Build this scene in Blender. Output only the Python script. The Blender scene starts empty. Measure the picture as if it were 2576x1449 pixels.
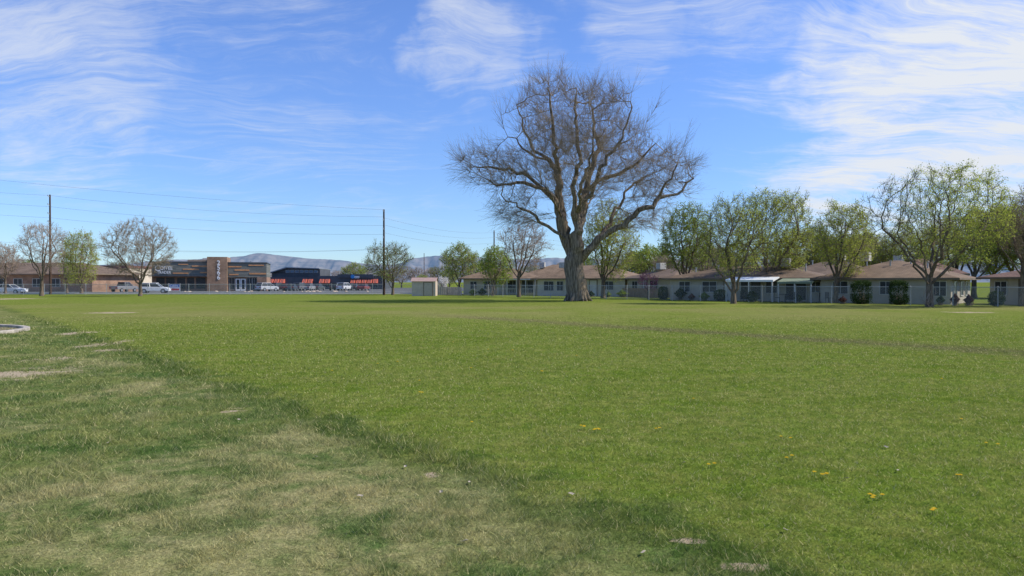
import bpy, math, random, bmesh
import numpy as np
from mathutils import Vector, noise as mnoise
R=math.radians
random.seed(7)
C=bpy.context.scene.collection
# ---------------------------------------------------------------- survey helpers
CAMH=1.8; F=1860.0; HY=710.0; CX=1288.0
def G(x,y):
    d=CAMH*F/(y-HY); return ((x-CX)/F*d,d)
def GX(x,d): return ((x-CX)/F*d,d)
def Z(y,d): return CAMH+(HY-y)*d/F
# ---------------------------------------------------------------- node helpers
class NB:
    def __init__(s,nt): s.nt=nt; s.n=nt.nodes; s.l=nt.links
    def new(s,t,**k):
        n=s.n.new(t)
        for a,b in k.items(): setattr(n,a,b)
        return n
    def set(s,inp,v):
        if isinstance(v,bpy.types.NodeSocket): s.l.new(v,inp)
        elif v is not None:
            if isinstance(v,(tuple,list)) and len(v)==3 and inp.type=='RGBA': v=(*v,1)
            inp.default_value=v
    def m(s,op,a,b=None,c=None,clamp=False):
        n=s.new('ShaderNodeMath',operation=op); n.use_clamp=clamp
        s.set(n.inputs[0],a)
        if b is not None: s.set(n.inputs[1],b)
        if c is not None: s.set(n.inputs[2],c)
        return n.outputs[0]
    def vm(s,op,a,b=None):
        n=s.new('ShaderNodeVectorMath',operation=op)
        s.set(n.inputs[0],a)
        if b is not None: s.set(n.inputs[1],b)
        return n.outputs[1] if op in('DOT_PRODUCT','LENGTH','DISTANCE') else n.outputs[0]
    def mix(s,f,a,b,blend='MIX'):
        n=s.new('ShaderNodeMix',data_type='RGBA',blend_type=blend)
        s.set(n.inputs[0],f); s.set(n.inputs[6],a); s.set(n.inputs[7],b)
        return n.outputs[2]
    def mr(s,v,a,b,c=0.,d=1.):
        n=s.new('ShaderNodeMapRange',interpolation_type='SMOOTHSTEP')
        s.set(n.inputs[0],v)
        for i,q in enumerate((a,b,c,d)): s.set(n.inputs[i+1],q)
        return n.outputs[0]
    def noise(s,vec,scale,detail=3,rough=.55,dist=0.):
        n=s.new('ShaderNodeTexNoise'); 
        if vec is not None: s.set(n.inputs['Vector'],vec)
        n.inputs['Scale'].default_value=scale; n.inputs['Detail'].default_value=detail
        n.inputs['Roughness'].default_value=rough; n.inputs['Distortion'].default_value=dist
        return n.outputs['Fac']
    def mapping(s,vec,loc=(0,0,0),rot=(0,0,0),scale=(1,1,1)):
        n=s.new('ShaderNodeMapping'); s.set(n.inputs[0],vec)
        n.inputs[1].default_value=loc; n.inputs[2].default_value=rot; n.inputs[3].default_value=scale
        return n.outputs[0]
MATS={}
def base_mat(name):
    m=bpy.data.materials.new(name); m.use_nodes=True
    nb=NB(m.node_tree); p=m.node_tree.nodes['Principled BSDF']
    return m,nb,p
def M(name,c,rough=.8,var=.2,scale=2.,bump=0.,metal=0.,stretch=(1,1,1),spec=.3):
    if name in MATS: return MATS[name]
    m,nb,p=base_mat(name)
    tc=nb.new('ShaderNodeTexCoord').outputs['Object']
    v=nb.mapping(tc,scale=stretch)
    f=nb.noise(v,scale,4,.6); f=nb.mr(f,.3,.7)
    a=tuple(x*(1-var) for x in c); b=tuple(min(1,x*(1+var)) for x in c)
    nb.set(p.inputs['Base Color'],nb.mix(f,a,b))
    p.inputs['Roughness'].default_value=rough; p.inputs['Metallic'].default_value=metal
    p.inputs['Specular IOR Level'].default_value=spec
    if bump:
        bn=nb.new('ShaderNodeBump'); bn.inputs['Strength'].default_value=bump; bn.inputs['Distance'].default_value=.05
        nb.set(bn.inputs['Height'],nb.noise(v,scale*4,4)); nb.set(p.inputs['Normal'],bn.outputs[0])
    MATS[name]=m; return m
def brick_mat(name,c1,c2,mortar,bw=.4,bh=.12,ms=.012,rotx=True,rough=.85):
    m,nb,p=base_mat(name)
    tc=nb.new('ShaderNodeTexCoord').outputs['Object']
    if rotx:
        sp=nb.new('ShaderNodeSeparateXYZ'); nb.set(sp.inputs[0],tc)
        cb=nb.new('ShaderNodeCombineXYZ'); nb.set(cb.inputs[0],nb.m('ADD',sp.outputs[0],sp.outputs[1])); nb.set(cb.inputs[1],sp.outputs[2]); v=cb.outputs[0]
    else: v=tc
    b=nb.new('ShaderNodeTexBrick'); nb.set(b.inputs['Vector'],v)
    b.inputs['Scale'].default_value=1; b.inputs['Brick Width'].default_value=bw; b.inputs['Row Height'].default_value=bh
    b.inputs['Mortar Size'].default_value=ms
    nb.set(b.inputs['Color1'],c1); nb.set(b.inputs['Color2'],c2); nb.set(b.inputs['Mortar'],mortar)
    f=nb.mr(nb.noise(tc,.6,5,.65),.3,.7,.75,1.2)
    cc=nb.new('ShaderNodeCombineXYZ')
    for i in range(3): nb.set(cc.inputs[i],f)
    nb.set(p.inputs['Base Color'],nb.mix(1.,b.outputs['Color'],cc.outputs[0],'MULTIPLY'))
    p.inputs['Roughness'].default_value=rough; p.inputs['Specular IOR Level'].default_value=.2
    MATS[name]=m; return m
def leaf_mat(name,c1,c2,trans=.5):
    m,nb,p=base_mat(name)
    pos=nb.new('ShaderNodeNewGeometry')
    f=nb.noise(pos.outputs['Position'],.9,2); f=nb.mr(f,.35,.65)
    f2=nb.m('MULTIPLY_ADD',pos.outputs['Random Per Island'],.5,nb.m('MULTIPLY',f,.5))
    col=nb.mix(f2,c1,c2)
    d=nb.new('ShaderNodeBsdfDiffuse'); t=nb.new('ShaderNodeBsdfTranslucent')
    nb.set(d.inputs[0],col); nb.set(t.inputs[0],col)
    mx=nb.new('ShaderNodeMixShader'); mx.inputs[0].default_value=trans
    nb.l.new(d.outputs[0],mx.inputs[1]); nb.l.new(t.outputs[0],mx.inputs[2])
    out=[n for n in m.node_tree.nodes if n.type=='OUTPUT_MATERIAL'][0]
    nb.l.new(mx.outputs[0],out.inputs[0]); nb.n.remove(p)
    MATS[name]=m; return m
# ---------------------------------------------------------------- mesh helpers
class MB:
    def __init__(s): s.v=[]; s.f=[]
    def poly(s,vs,fs):
        o=len(s.v); s.v+= [tuple(map(float,q)) for q in vs]; s.f+=[tuple(o+i for i in q) for q in fs]; return s
    def box(s,x0,x1,y0,y1,z0,z1):
        return s.poly([(x0,y0,z0),(x1,y0,z0),(x1,y1,z0),(x0,y1,z0),(x0,y0,z1),(x1,y0,z1),(x1,y1,z1),(x0,y1,z1)],
          [(0,3,2,1),(4,5,6,7),(0,1,5,4),(1,2,6,5),(2,3,7,6),(3,0,4,7)])
    def cyl(s,p0,p1,r0,r1=None,k=8,caps=True):
        r1=r0 if r1 is None else r1
        p0=Vector(p0);p1=Vector(p1);d=(p1-p0).normalized()
        u=d.cross(Vector((.37,.85,-.37))).normalized(); w=d.cross(u)
        vs=[];
        for p,r in((p0,r0),(p1,r1)):
            for j in range(k):
                a=2*math.pi*j/k; vs.append(p+u*(r*math.cos(a))+w*(r*math.sin(a)))
        fs=[(j,(j+1)%k,k+(j+1)%k,k+j) for j in range(k)]
        if caps: fs+=[tuple(range(k))[::-1],tuple(range(k,2*k))]
        return s.poly(vs,fs)
    def extrude_y(s,prof,y0,y1):
        n=len(prof)
        vs=[(x,y0,z) for x,z in prof]+[(x,y1,z) for x,z in prof]
        fs=[(i,(i+1)%n,n+(i+1)%n,n+i) for i in range(n)]+[tuple(range(n))[::-1],tuple(range(n,2*n))]
        return s.poly(vs,fs)
    def obj(s,name,mat,parent=None,smooth=False,bevel=0.,label=None):
        me=bpy.data.meshes.new(name); me.from_pydata(s.v,[],s.f); me.update()
        if smooth: me.polygons.foreach_set('use_smooth',[True]*len(me.polygons))
        if mat: me.materials.append(mat)
        o=bpy.data.objects.new(name,me); C.objects.link(o)
        if parent: o.parent=parent
        if bevel:
            b=o.modifiers.new('bevel','BEVEL'); b.width=bevel; b.segments=2; b.limit_method='ANGLE'
        if label: o['label']=label
        return o
def tag(o,label,cat,group=None):
    o['label']=label; o['category']=cat
    if group: o['group']=group
    return o
def thing(name,label,cat,loc,rot=0.,group=None):
    e=bpy.data.objects.new(name,None); e.empty_display_size=.3; C.objects.link(e)
    e.location=(loc[0],loc[1],loc[2] if len(loc)>2 else 0); e.rotation_euler=(0,0,rot)
    return tag(e,label,cat,group)
def mesh_np(name,V,F3=None,F4=None,mat=None,smooth=False,parent=None,attr=None):
    V=np.asarray(V,dtype=np.float32).reshape(-1,3)
    idx=[];tot=[]
    if F4 is not None and len(F4): idx.append(np.asarray(F4).ravel()); tot.append(np.full(len(F4),4))
    if F3 is not None and len(F3): idx.append(np.asarray(F3).ravel()); tot.append(np.full(len(F3),3))
    idx=np.concatenate(idx).astype(np.int32); tot=np.concatenate(tot).astype(np.int32)
    st=np.concatenate([[0],np.cumsum(tot)[:-1]]).astype(np.int32)
    me=bpy.data.meshes.new(name); me.vertices.add(len(V)); me.vertices.foreach_set('co',V.ravel())
    me.loops.add(len(idx)); me.loops.foreach_set('vertex_index',idx)
    me.polygons.add(len(tot)); me.polygons.foreach_set('loop_start',st); me.polygons.foreach_set('loop_total',tot)
    me.update(calc_edges=True)
    if smooth: me.polygons.foreach_set('use_smooth',np.ones(len(tot),dtype=bool))
    if attr is not None:
        a=me.attributes.new('rnd','FLOAT','POINT'); a.data.foreach_set('value',np.asarray(attr,dtype=np.float32))
    if mat: me.materials.append(mat)
    o=bpy.data.objects.new(name,me); C.objects.link(o)
    if parent: o.parent=parent
    return o
def nrm(a): return a/np.maximum(np.linalg.norm(a,axis=-1,keepdims=True),1e-9)
def tubes(P0,P1,r0,r1,D0,D1,k):
    ref=np.array([.37,.85,-.37])
    def ring(P,r,D):
        U=nrm(np.cross(D,ref)); W=np.cross(D,U)
        a=np.arange(k)*2*np.pi/k
        return P[:,None,:]+r[:,None,None]*(np.cos(a)[None,:,None]*U[:,None,:]+np.sin(a)[None,:,None]*W[:,None,:])
    V=np.concatenate([ring(P0,r0,D0),ring(P1,r1,D1)],axis=1).reshape(-1,3)
    j=np.arange(k); f=np.stack([j,(j+1)%k,k+(j+1)%k,k+j],axis=1)
    Fq=(np.arange(len(P0))*2*k)[:,None,None]+f[None]
    return V,Fq.reshape(-1,4)
def merge(parts):
    Vs=[];Fs=[];o=0
    for V,Fq in parts:
        if len(V)==0: continue
        Vs.append(V);Fs.append(Fq+o);o+=len(V)
    return np.concatenate(Vs),np.concatenate(Fs)
# ---------------------------------------------------------------- world and sun
EL=R(45); SV=Vector((math.cos(EL),math.cos(EL)*.04,math.sin(EL))).normalized()
w=bpy.data.worlds.new('World'); bpy.context.scene.world=w; w.use_nodes=True
nb=NB(w.node_tree); bg=w.node_tree.nodes['Background']
sky=nb.new('ShaderNodeTexSky',sky_type='NISHITA'); sky.sun_disc=False
sky.sun_elevation=EL; sky.sun_rotation=math.atan2(SV.x,SV.y); sky.altitude=1400; sky.air_density=1.0; sky.dust_density=.4; sky.ozone_density=2.
d=nb.vm('NORMALIZE',nb.new('ShaderNodeTexCoord').outputs['Generated'])
sp=nb.new('ShaderNodeSeparateXYZ'); nb.set(sp.inputs[0],d)
zz=nb.m('ADD',nb.m('MAXIMUM',sp.outputs[2],0.),.16)
cb=nb.new('ShaderNodeCombineXYZ'); nb.set(cb.inputs[0],nb.m('DIVIDE',sp.outputs[0],zz)); nb.set(cb.inputs[1],nb.m('DIVIDE',sp.outputs[1],zz))
P=cb.outputs[0]
wd=nb.new('ShaderNodeTexNoise'); nb.set(wd.inputs['Vector'],d); wd.inputs['Scale'].default_value=5.; wd.inputs['Detail'].default_value=5; wd.inputs['Roughness'].default_value=.6
dw=nb.vm('NORMALIZE',nb.vm('ADD',d,nb.vm('MULTIPLY',nb.vm('SUBTRACT',wd.outputs['Color'],(.5,.5,.5)),(.42,.2,.22))))
def pd(x,y): return tuple(Vector(((x-CX)/F,1,(HY-y)/F)).normalized())
def blob(x,y,r,s,dd=None):
    return nb.m('MULTIPLY',nb.mr(nb.vm('DOT_PRODUCT',dd or dw,pd(x,y)),math.cos(R(r)),1.),s)
warp=nb.new('ShaderNodeTexNoise'); nb.set(warp.inputs['Vector'],P); warp.inputs['Scale'].default_value=.9; warp.inputs['Detail'].default_value=4
wv=nb.vm('ADD',P,nb.vm('MULTIPLY',nb.vm('SUBTRACT',warp.outputs['Color'],(.5,.5,.5)),(1.0,1.0,0)))
def cl_layer(bl,rot,seed,gain,amt,top):
    acc=None
    for b_ in bl:
        q=blob(*b_); acc=q if acc is None else nb.m('MAXIMUM',acc,q)
    n1=nb.noise(nb.mapping(wv,loc=(seed,seed*2,0),rot=(0,0,R(rot)),scale=(.6,2.0,1)),2.2,10,.70)
    n2=nb.noise(nb.mapping(wv,loc=(seed*3,seed,0),scale=(1,1,1)),1.6,7,.62)
    n3=nb.noise(nb.mapping(wv,loc=(seed,0,0),rot=(0,0,R(rot+12)),scale=(.6,3.2,1)),6.,8,.75)
    st=nb.m('ADD',nb.m('MULTIPLY',n1,.46),nb.m('ADD',nb.m('MULTIPLY',n2,.32),nb.m('MULTIPLY',n3,.22)))
    th=nb.m('SUBTRACT',.60,nb.m('MULTIPLY',acc,amt))
    c_=nb.mr(nb.m('SUBTRACT',st,th),.0,top)
    return nb.m('MULTIPLY',c_,nb.m('MULTIPLY_ADD',acc,gain,.14),clamp=True)
ca=cl_layer([(2440,230,19,1.12),(2150,200,15,.75),(1930,120,12,.72),(1760,60,12,.5),(1600,60,7,.7),(2560,330,12,.7),(2300,350,10,.5),(1850,320,10,.3)],-38,2.,.95,.235,.26)
cb_=cl_layer([(110,170,11,.95),(420,140,14,.7),(700,230,15,.75),(880,270,11,.65),(1190,85,7,1.),(1270,105,6,.8),(1300,250,10,.4),(300,60,15,.5),(950,470,12,.5),(1100,380,12,.45),(1480,115,5,.6),(500,480,14,.25)],34,7.,.58,.225,.26)
cl=nb.m('MAXIMUM',ca,cb_)
va=Vector(pd(0,340));vb=Vector(pd(800,432)); nn=va.cross(vb).normalized()
ct=nb.m('ABSOLUTE',nb.m('ADD',nb.vm('DOT_PRODUCT',d,tuple(nn)),nb.m('MULTIPLY_ADD',nb.noise(d,9.,3),.006,-.003)))
ct=nb.mr(ct,.0022,.0002); ct=nb.m('MULTIPLY',ct,nb.m('MULTIPLY',nb.mr(nb.vm('DOT_PRODUCT',d,pd(300,370)),math.cos(R(15)),math.cos(R(4))),.16))
cl=nb.m('MAXIMUM',cl,ct)
tint=nb.mix(nb.mr(sp.outputs[2],-.02,.34),(.66,.82,1.04),(.84,1.03,1.44))
skyc=nb.mix(1.,sky.outputs[0],tint,'MULTIPLY')
col=nb.mix(cl,skyc,(5.4,5.7,6.2))
nb.set(bg.inputs[0],col); bg.inputs[1].default_value=.145
L=bpy.data.lights.new('sun','SUN'); L.energy=5.; L.angle=R(.53); L.color=(1,.94,.83)
lo=bpy.data.objects.new('sun',L); C.objects.link(lo); lo.rotation_euler=SV.to_track_quat('Z','Y').to_euler(); lo.location=(60,0,60)
cam=bpy.data.cameras.new('camera'); cam.lens=26; cam.sensor_width=36; cam.clip_end=60000
co=bpy.data.objects.new('camera',cam); C.objects.link(co); co.location=(0,0,CAMH); co.rotation_euler=(R(90-.447),0,0)
bpy.context.scene.camera=co
vs=bpy.context.scene.view_settings; vs.view_transform='Standard'; vs.look='None'; vs.exposure=0
# ---------------------------------------------------------------- grass colour field
DIRT=[(262,865,.38,1.4),(300,880,.5,.4),(130,903,.4,.6),(580,1034,.18,.24),(60,940,.8,.8),(285,787,1.4,.8),(2440,786,1.2,.8),(1080,1195,.08,.08),
      (1725,1362,.09,.05),(1880,1428,.12,.05),(185,838,.5,.9),(20,752,2.5,3)]
def dirt_xy(): return [(*G(x,y),a,b) for x,y,a,b in DIRT]
def grass_color(nb,fine=True):
    pos=nb.new('ShaderNodeNewGeometry').outputs['Position']
    v=nb.vm('MULTIPLY',pos,(1,1,0))
    sp=nb.new('ShaderNodeSeparateXYZ'); nb.set(sp.inputs[0],v); x,y=sp.outputs[0],sp.outputs[1]
    n0=nb.mr(nb.noise(v,.09,3,.6),.35,.65); n1=nb.mr(nb.noise(v,.35,4,.6,.6),.33,.67)
    n2=nb.noise(v,1.3,5,.65,.8); n2c=nb.mr(n2,.38,.62); n3=nb.mr(nb.noise(v,7,3,.7),.34,.66)
    n4=nb.mr(nb.noise(nb.mapping(v,loc=(5,7,0)),3.2,4,.7,.4),.42,.66)
    nst=nb.mr(nb.noise(nb.mapping(v,rot=(0,0,R(52)),scale=(.25,1.6,1)),.8,4,.6),.35,.68)
    good=nb.mix(n1,(.175,.245,.028),(.230,.300,.046))
    good=nb.mix(nb.m('MULTIPLY',n2c,.6),good,(.325,.320,.085))
    good=nb.mix(nb.m('MULTIPLY',nst,.5),good,(.315,.305,.095))
    good=nb.mix(nb.m('MULTIPLY',n3,.5),good,(.125,.205,.028))
    good=nb.mix(nb.m('MULTIPLY',n4,.45),good,(.115,.190,.026))
    s=nb.m('ADD',nb.m('MULTIPLY_ADD',y,.787,x),nb.m('MULTIPLY_ADD',n2,3.6,-5.2-1.8))
    left=nb.mr(s,.9,-1.1)
    rough=nb.mix(n2c,(.115,.185,.045),(.25,.275,.080))
    rough=nb.mix(nb.m('MULTIPLY',n3,.5),rough,(.29,.285,.11))
    dx=nb.m('MULTIPLY',nb.m('ADD',x,1.5),.34); dy=nb.m('MULTIPLY',nb.m('ADD',y,-6.0),.5)
    dr=nb.m('SQRT',nb.m('ADD',nb.m('MULTIPLY',dx,dx),nb.m('MULTIPLY',dy,dy)))
    dry=nb.mr(nb.m('ADD',dr,nb.m('MULTIPLY_ADD',n2,-2.6,1.3)),1.2,.1)
    rough=nb.mix(nb.m('MULTIPLY',dry,.75),rough,(.46,.405,.19))
    dryb=nb.mr(nb.noise(nb.mapping(v,loc=(3,9,0)),.45,5,.7,.5),.49,.64)
    rough=nb.mix(nb.m('MULTIPLY',dryb,.7),rough,(.45,.395,.19))
    dk=nb.mr(nb.noise(nb.mapping(v,loc=(13,4,0)),.8,5,.7,.6),.52,.66)
    rough=nb.mix(nb.m('MULTIPLY',dk,.7),rough,(.080,.155,.036))
    rough=nb.mix(nb.m('MULTIPLY',n4,.45),rough,(.085,.150,.034))
    col=nb.mix(left,good,rough)
    s1=nb.m('MULTIPLY',nb.m('ADD',s,.1),2.6); b1=nb.m('POWER',2.718,nb.m('MULTIPLY',nb.m('MULTIPLY',s1,s1),-1.))
    col=nb.mix(nb.m('MULTIPLY',b1,nb.m('MULTIPLY_ADD',n1,.55,.3)),col,(.060,.115,.024))
    s2=nb.m('ADD',nb.m('MULTIPLY_ADD',y,.785,x),nb.m('MULTIPLY_ADD',n2,5.,-27.8-2.5))
    s2=nb.m('MULTIPLY',s2,.8); b2=nb.m('POWER',2.718,nb.m('MULTIPLY',nb.m('MULTIPLY',s2,s2),-1.))
    edge=nb.m('MULTIPLY',b2,nb.mr(x,-8.,-1.))
    col=nb.mix(nb.m('MULTIPLY',edge,.85),col,nb.mix(n3,(.085,.105,.035),(.30,.26,.12)))
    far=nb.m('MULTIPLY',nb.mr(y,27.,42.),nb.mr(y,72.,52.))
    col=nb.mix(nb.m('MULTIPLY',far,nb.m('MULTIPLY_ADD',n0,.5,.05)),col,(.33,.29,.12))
    dm=None
    for ex,ey,a,b in dirt_xy():
        u=nb.m('MULTIPLY',nb.m('SUBTRACT',x,ex),1/a); t=nb.m('MULTIPLY',nb.m('SUBTRACT',y,ey),1/b)
        r=nb.m('SQRT',nb.m('ADD',nb.m('MULTIPLY',u,u),nb.m('MULTIPLY',t,t)))
        q=nb.mr(nb.m('ADD',r,nb.m('ADD',nb.m('MULTIPLY_ADD',n2,4.5,-2.25),nb.m('MULTIPLY_ADD',n3,.9,-.45))),1.3,.5)
        dm=q if dm is None else nb.m('MAXIMUM',dm,q)
    return col,dm,n3,v
m,nb,p=base_mat('grass_ground')
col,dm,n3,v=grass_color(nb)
fine=nb.mr(nb.noise(v,38,4,.75),.3,.72,.5,1.2)
f5=nb.mr(nb.noise(v,4.5,4,.75),.32,.7,.76,1.12); fine=nb.m('MULTIPLY',fine,f5)
ff=nb.new('ShaderNodeCombineXYZ')
for i in range(3): nb.set(ff.inputs[i],fine)
col=nb.mix(1.,col,ff.outputs[0],'MULTIPLY')
dcol=nb.mix(n3,(.38,.29,.19),(.52,.42,.30))
col=nb.mix(nb.m('MULTIPLY',dm,.9),col,dcol)
nb.set(p.inputs['Base Color'],col); p.inputs['Roughness'].default_value=1.; p.inputs['Specular IOR Level'].default_value=0
bn=nb.new('ShaderNodeBump'); bn.inputs['Strength'].default_value=.7; bn.inputs['Distance'].default_value=.05
nb.set(bn.inputs['Height'],nb.noise(v,14,5,.75)); nb.set(p.inputs['Normal'],bn.outputs[0])
GM=m
S=22000
g=MB().poly([(-S,-60,0),(S,-60,0),(S,S,0),(-S,S,0)],[(0,1,2,3)]).obj('ground',GM); g['kind']='structure'; g['label']='wide park lawn with worn dry patches'
m,nb,p=base_mat('grass_blade')
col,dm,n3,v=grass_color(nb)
at=nb.new('ShaderNodeAttribute',attribute_name='rnd').outputs['Fac']
col=nb.mix(nb.mr(at,.80,1.),col,(.48,.42,.21))
br=nb.m('MULTIPLY_ADD',at,.55,.86); ff=nb.new('ShaderNodeCombineXYZ')
for i in range(3): nb.set(ff.inputs[i],br)
col=nb.mix(1.,col,ff.outputs[0],'MULTIPLY')
dd=nb.new('ShaderNodeBsdfDiffuse'); tt=nb.new('ShaderNodeBsdfTranslucent'); nb.set(dd.inputs[0],col); nb.set(tt.inputs[0],col)
mx=nb.new('ShaderNodeMixShader'); mx.inputs[0].default_value=.42; nb.l.new(dd.outputs[0],mx.inputs[1]); nb.l.new(tt.outputs[0],mx.inputs[2])
out=[n for n in m.node_tree.nodes if n.type=='OUTPUT_MATERIAL'][0]; nb.l.new(mx.outputs[0],out.inputs[0])
BLM=m
rng=np.random.default_rng(3)
def vnoise(x,y,sc,seed):
    r=np.random.default_rng(seed); T=r.random((256,256)); x=x*sc+91.3; y=y*sc+57.1
    xi=np.floor(x).astype(int);yi=np.floor(y).astype(int);fx=x-xi;fy=y-yi;fx=fx*fx*(3-2*fx);fy=fy*fy*(3-2*fy)
    a=T[xi%256,yi%256];b=T[(xi+1)%256,yi%256];c=T[xi%256,(yi+1)%256];e=T[(xi+1)%256,(yi+1)%256]
    return (a*(1-fx)+b*fx)*(1-fy)+(c*(1-fx)+e*fx)*fy
N=560000
u=rng.random(N); dmin,dmax=3.4,40.; q=.2
dd_=(dmin**q+u*(dmax**q-dmin**q))**(1/q)
xx=(rng.random(N)-.5)*1.385*1.2*dd_; yy=dd_
ln=.35*vnoise(xx,yy,2.2,1)+.35*vnoise(xx,yy,6.,2)+.3*vnoise(xx,yy,14.,4)
sv=xx+.787*yy-5.2+2.*(vnoise(xx,yy,.9,5)-.5); lf=1/(1+np.exp(sv*2.5))
keep=rng.random(N)<(1-.5*lf*(1-np.clip((ln-.35)*4,0,1)))
fade=np.clip((40-yy)/16,0,1); keep&=rng.random(N)<fade
for ex,ey,a,b in dirt_xy():
    r_=np.sqrt(((xx-ex)/a)**2+((yy-ey)/b)**2)+2.2*(vnoise(xx,yy,1.6,9)-.5); keep&=~((r_<.8)&(rng.random(N)<.8))
xx,yy,ln,lf=xx[keep],yy[keep],ln[keep],lf[keep]; n=len(xx); ds=yy
H=(.015+.018*rng.random(n))*(.35+1.25*ln)*(1+.8*lf*(ln>.5))*(ds/6)**.2*(1+.8*np.exp(-((xx+.787*yy-5.2)/.3)**2))
Wd=.0031*(ds/6)**.8*(.7+.6*rng.random(n))
an=rng.random(n)*2*np.pi; ba=rng.random(n)*2*np.pi; be=(.4+1.2*rng.random(n))*H
B=np.stack([xx,yy,np.zeros(n)],1); W_=np.stack([np.cos(an),np.sin(an),np.zeros(n)],1)*Wd[:,None]
T=B+np.stack([np.cos(ba)*be,np.sin(ba)*be,H],1)
V=np.stack([B-W_,B+W_,T],1).reshape(-1,3)
rn=rng.random(n)
o=mesh_np('grass',V,F3=np.arange(3*n).reshape(-1,3),mat=BLM,attr=np.repeat(rn,3)); o['kind']='stuff'; o['label']='short spring lawn grass, green with dry straw blades'
# ---------------------------------------------------------------- tree materials
bark=M('bark_grey_brown',(.17,.13,.092),.95,.45,3.,.9,stretch=(3,3,.6),spec=.1)
barkc=M('bark_cottonwood',(.225,.175,.125),.95,.6,2.2,1.,stretch=(4,4,.5),spec=.1)
twigm=M('twig_grey_brown',(.29,.23,.165),.95,.3,1.,spec=.05)
twigl=M('twig_pale_pinkish',(.36,.28,.22),.95,.3,1.,spec=.05)
twigd=M('twig_dark',(.17,.14,.09),.95,.3,1.,spec=.05)
lf_y=leaf_mat('leaf_yellow_green',(.34,.39,.06),(.50,.54,.11),.55)
lf_g=leaf_mat('leaf_fresh_green',(.23,.31,.05),(.38,.45,.09),.55)
lf_d=leaf_mat('leaf_dark_green',(.03,.055,.018),(.08,.12,.035),.2)
lf_b=leaf_mat('bud_brown',(.26,.18,.13),(.38,.28,.20),.3)
lf_w=leaf_mat('blossom_white',(.65,.62,.57),(.8,.78,.74),.3)
lf_p=leaf_mat('blossom_purple',(.40,.13,.22),(.54,.22,.32),.4)
lf_r=leaf_mat('leaf_reddish',(.14,.06,.04),(.26,.12,.08),.3)
# ---------------------------------------------------------------- tree growth
def resample(pl,step,rg,wob):
    pl=[Vector(p) for p in pl]; out=[]
    for a,b in zip(pl[:-1],pl[1:]):
        k=max(1,int((b-a).length/step))
        for i in range(k):
            q=a.lerp(b,i/k)
            out.append(q+Vector(rg.normal(0,wob,3)) if out else q)
    out.append(pl[-1]); return out
def colonise(P,par,A,D,dk,iters,trop,rg,maxn=30000,jit=.16):
    n=len(P); PP=np.zeros((maxn,3)); PP[:n]=P; par=list(par); ch=np.zeros(maxn,int)
    for p_ in par:
        if p_>=0: ch[p_]+=1
    near=np.zeros(len(A),int); nd=np.full(len(A),1e9)
    def upd(i0,i1):
        for s in range(i0,i1,256):
            e=min(i1,s+256); dm=np.linalg.norm(A[:,None,:]-PP[None,s:e,:],axis=2); j=dm.argmin(1); v=dm[np.arange(len(A)),j]
            m_=v<nd; nd[m_]=v[m_]; near[m_]=j[m_]+s
    upd(0,n)
    for it in range(iters):
        if len(A)==0 or n>maxn-2000: break
        v=(A-PP[near])/nd[:,None]
        acc=np.zeros((n,3)); np.add.at(acc,near,v); ids=np.unique(near); ids=ids[ch[ids]<4]
        if len(ids)==0: break
        dr=nrm(nrm(acc[ids])+trop+rg.normal(0,jit,(len(ids),3)))
        new=PP[ids]+D*dr; k=len(new); PP[n:n+k]=new; par+=list(ids); ch[ids]+=1
        upd(n,n+k); n+=k
        kp=nd>dk; A=A[kp];near=near[kp];nd=nd[kp]
    return PP[:n].copy(),np.array(par)
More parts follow.
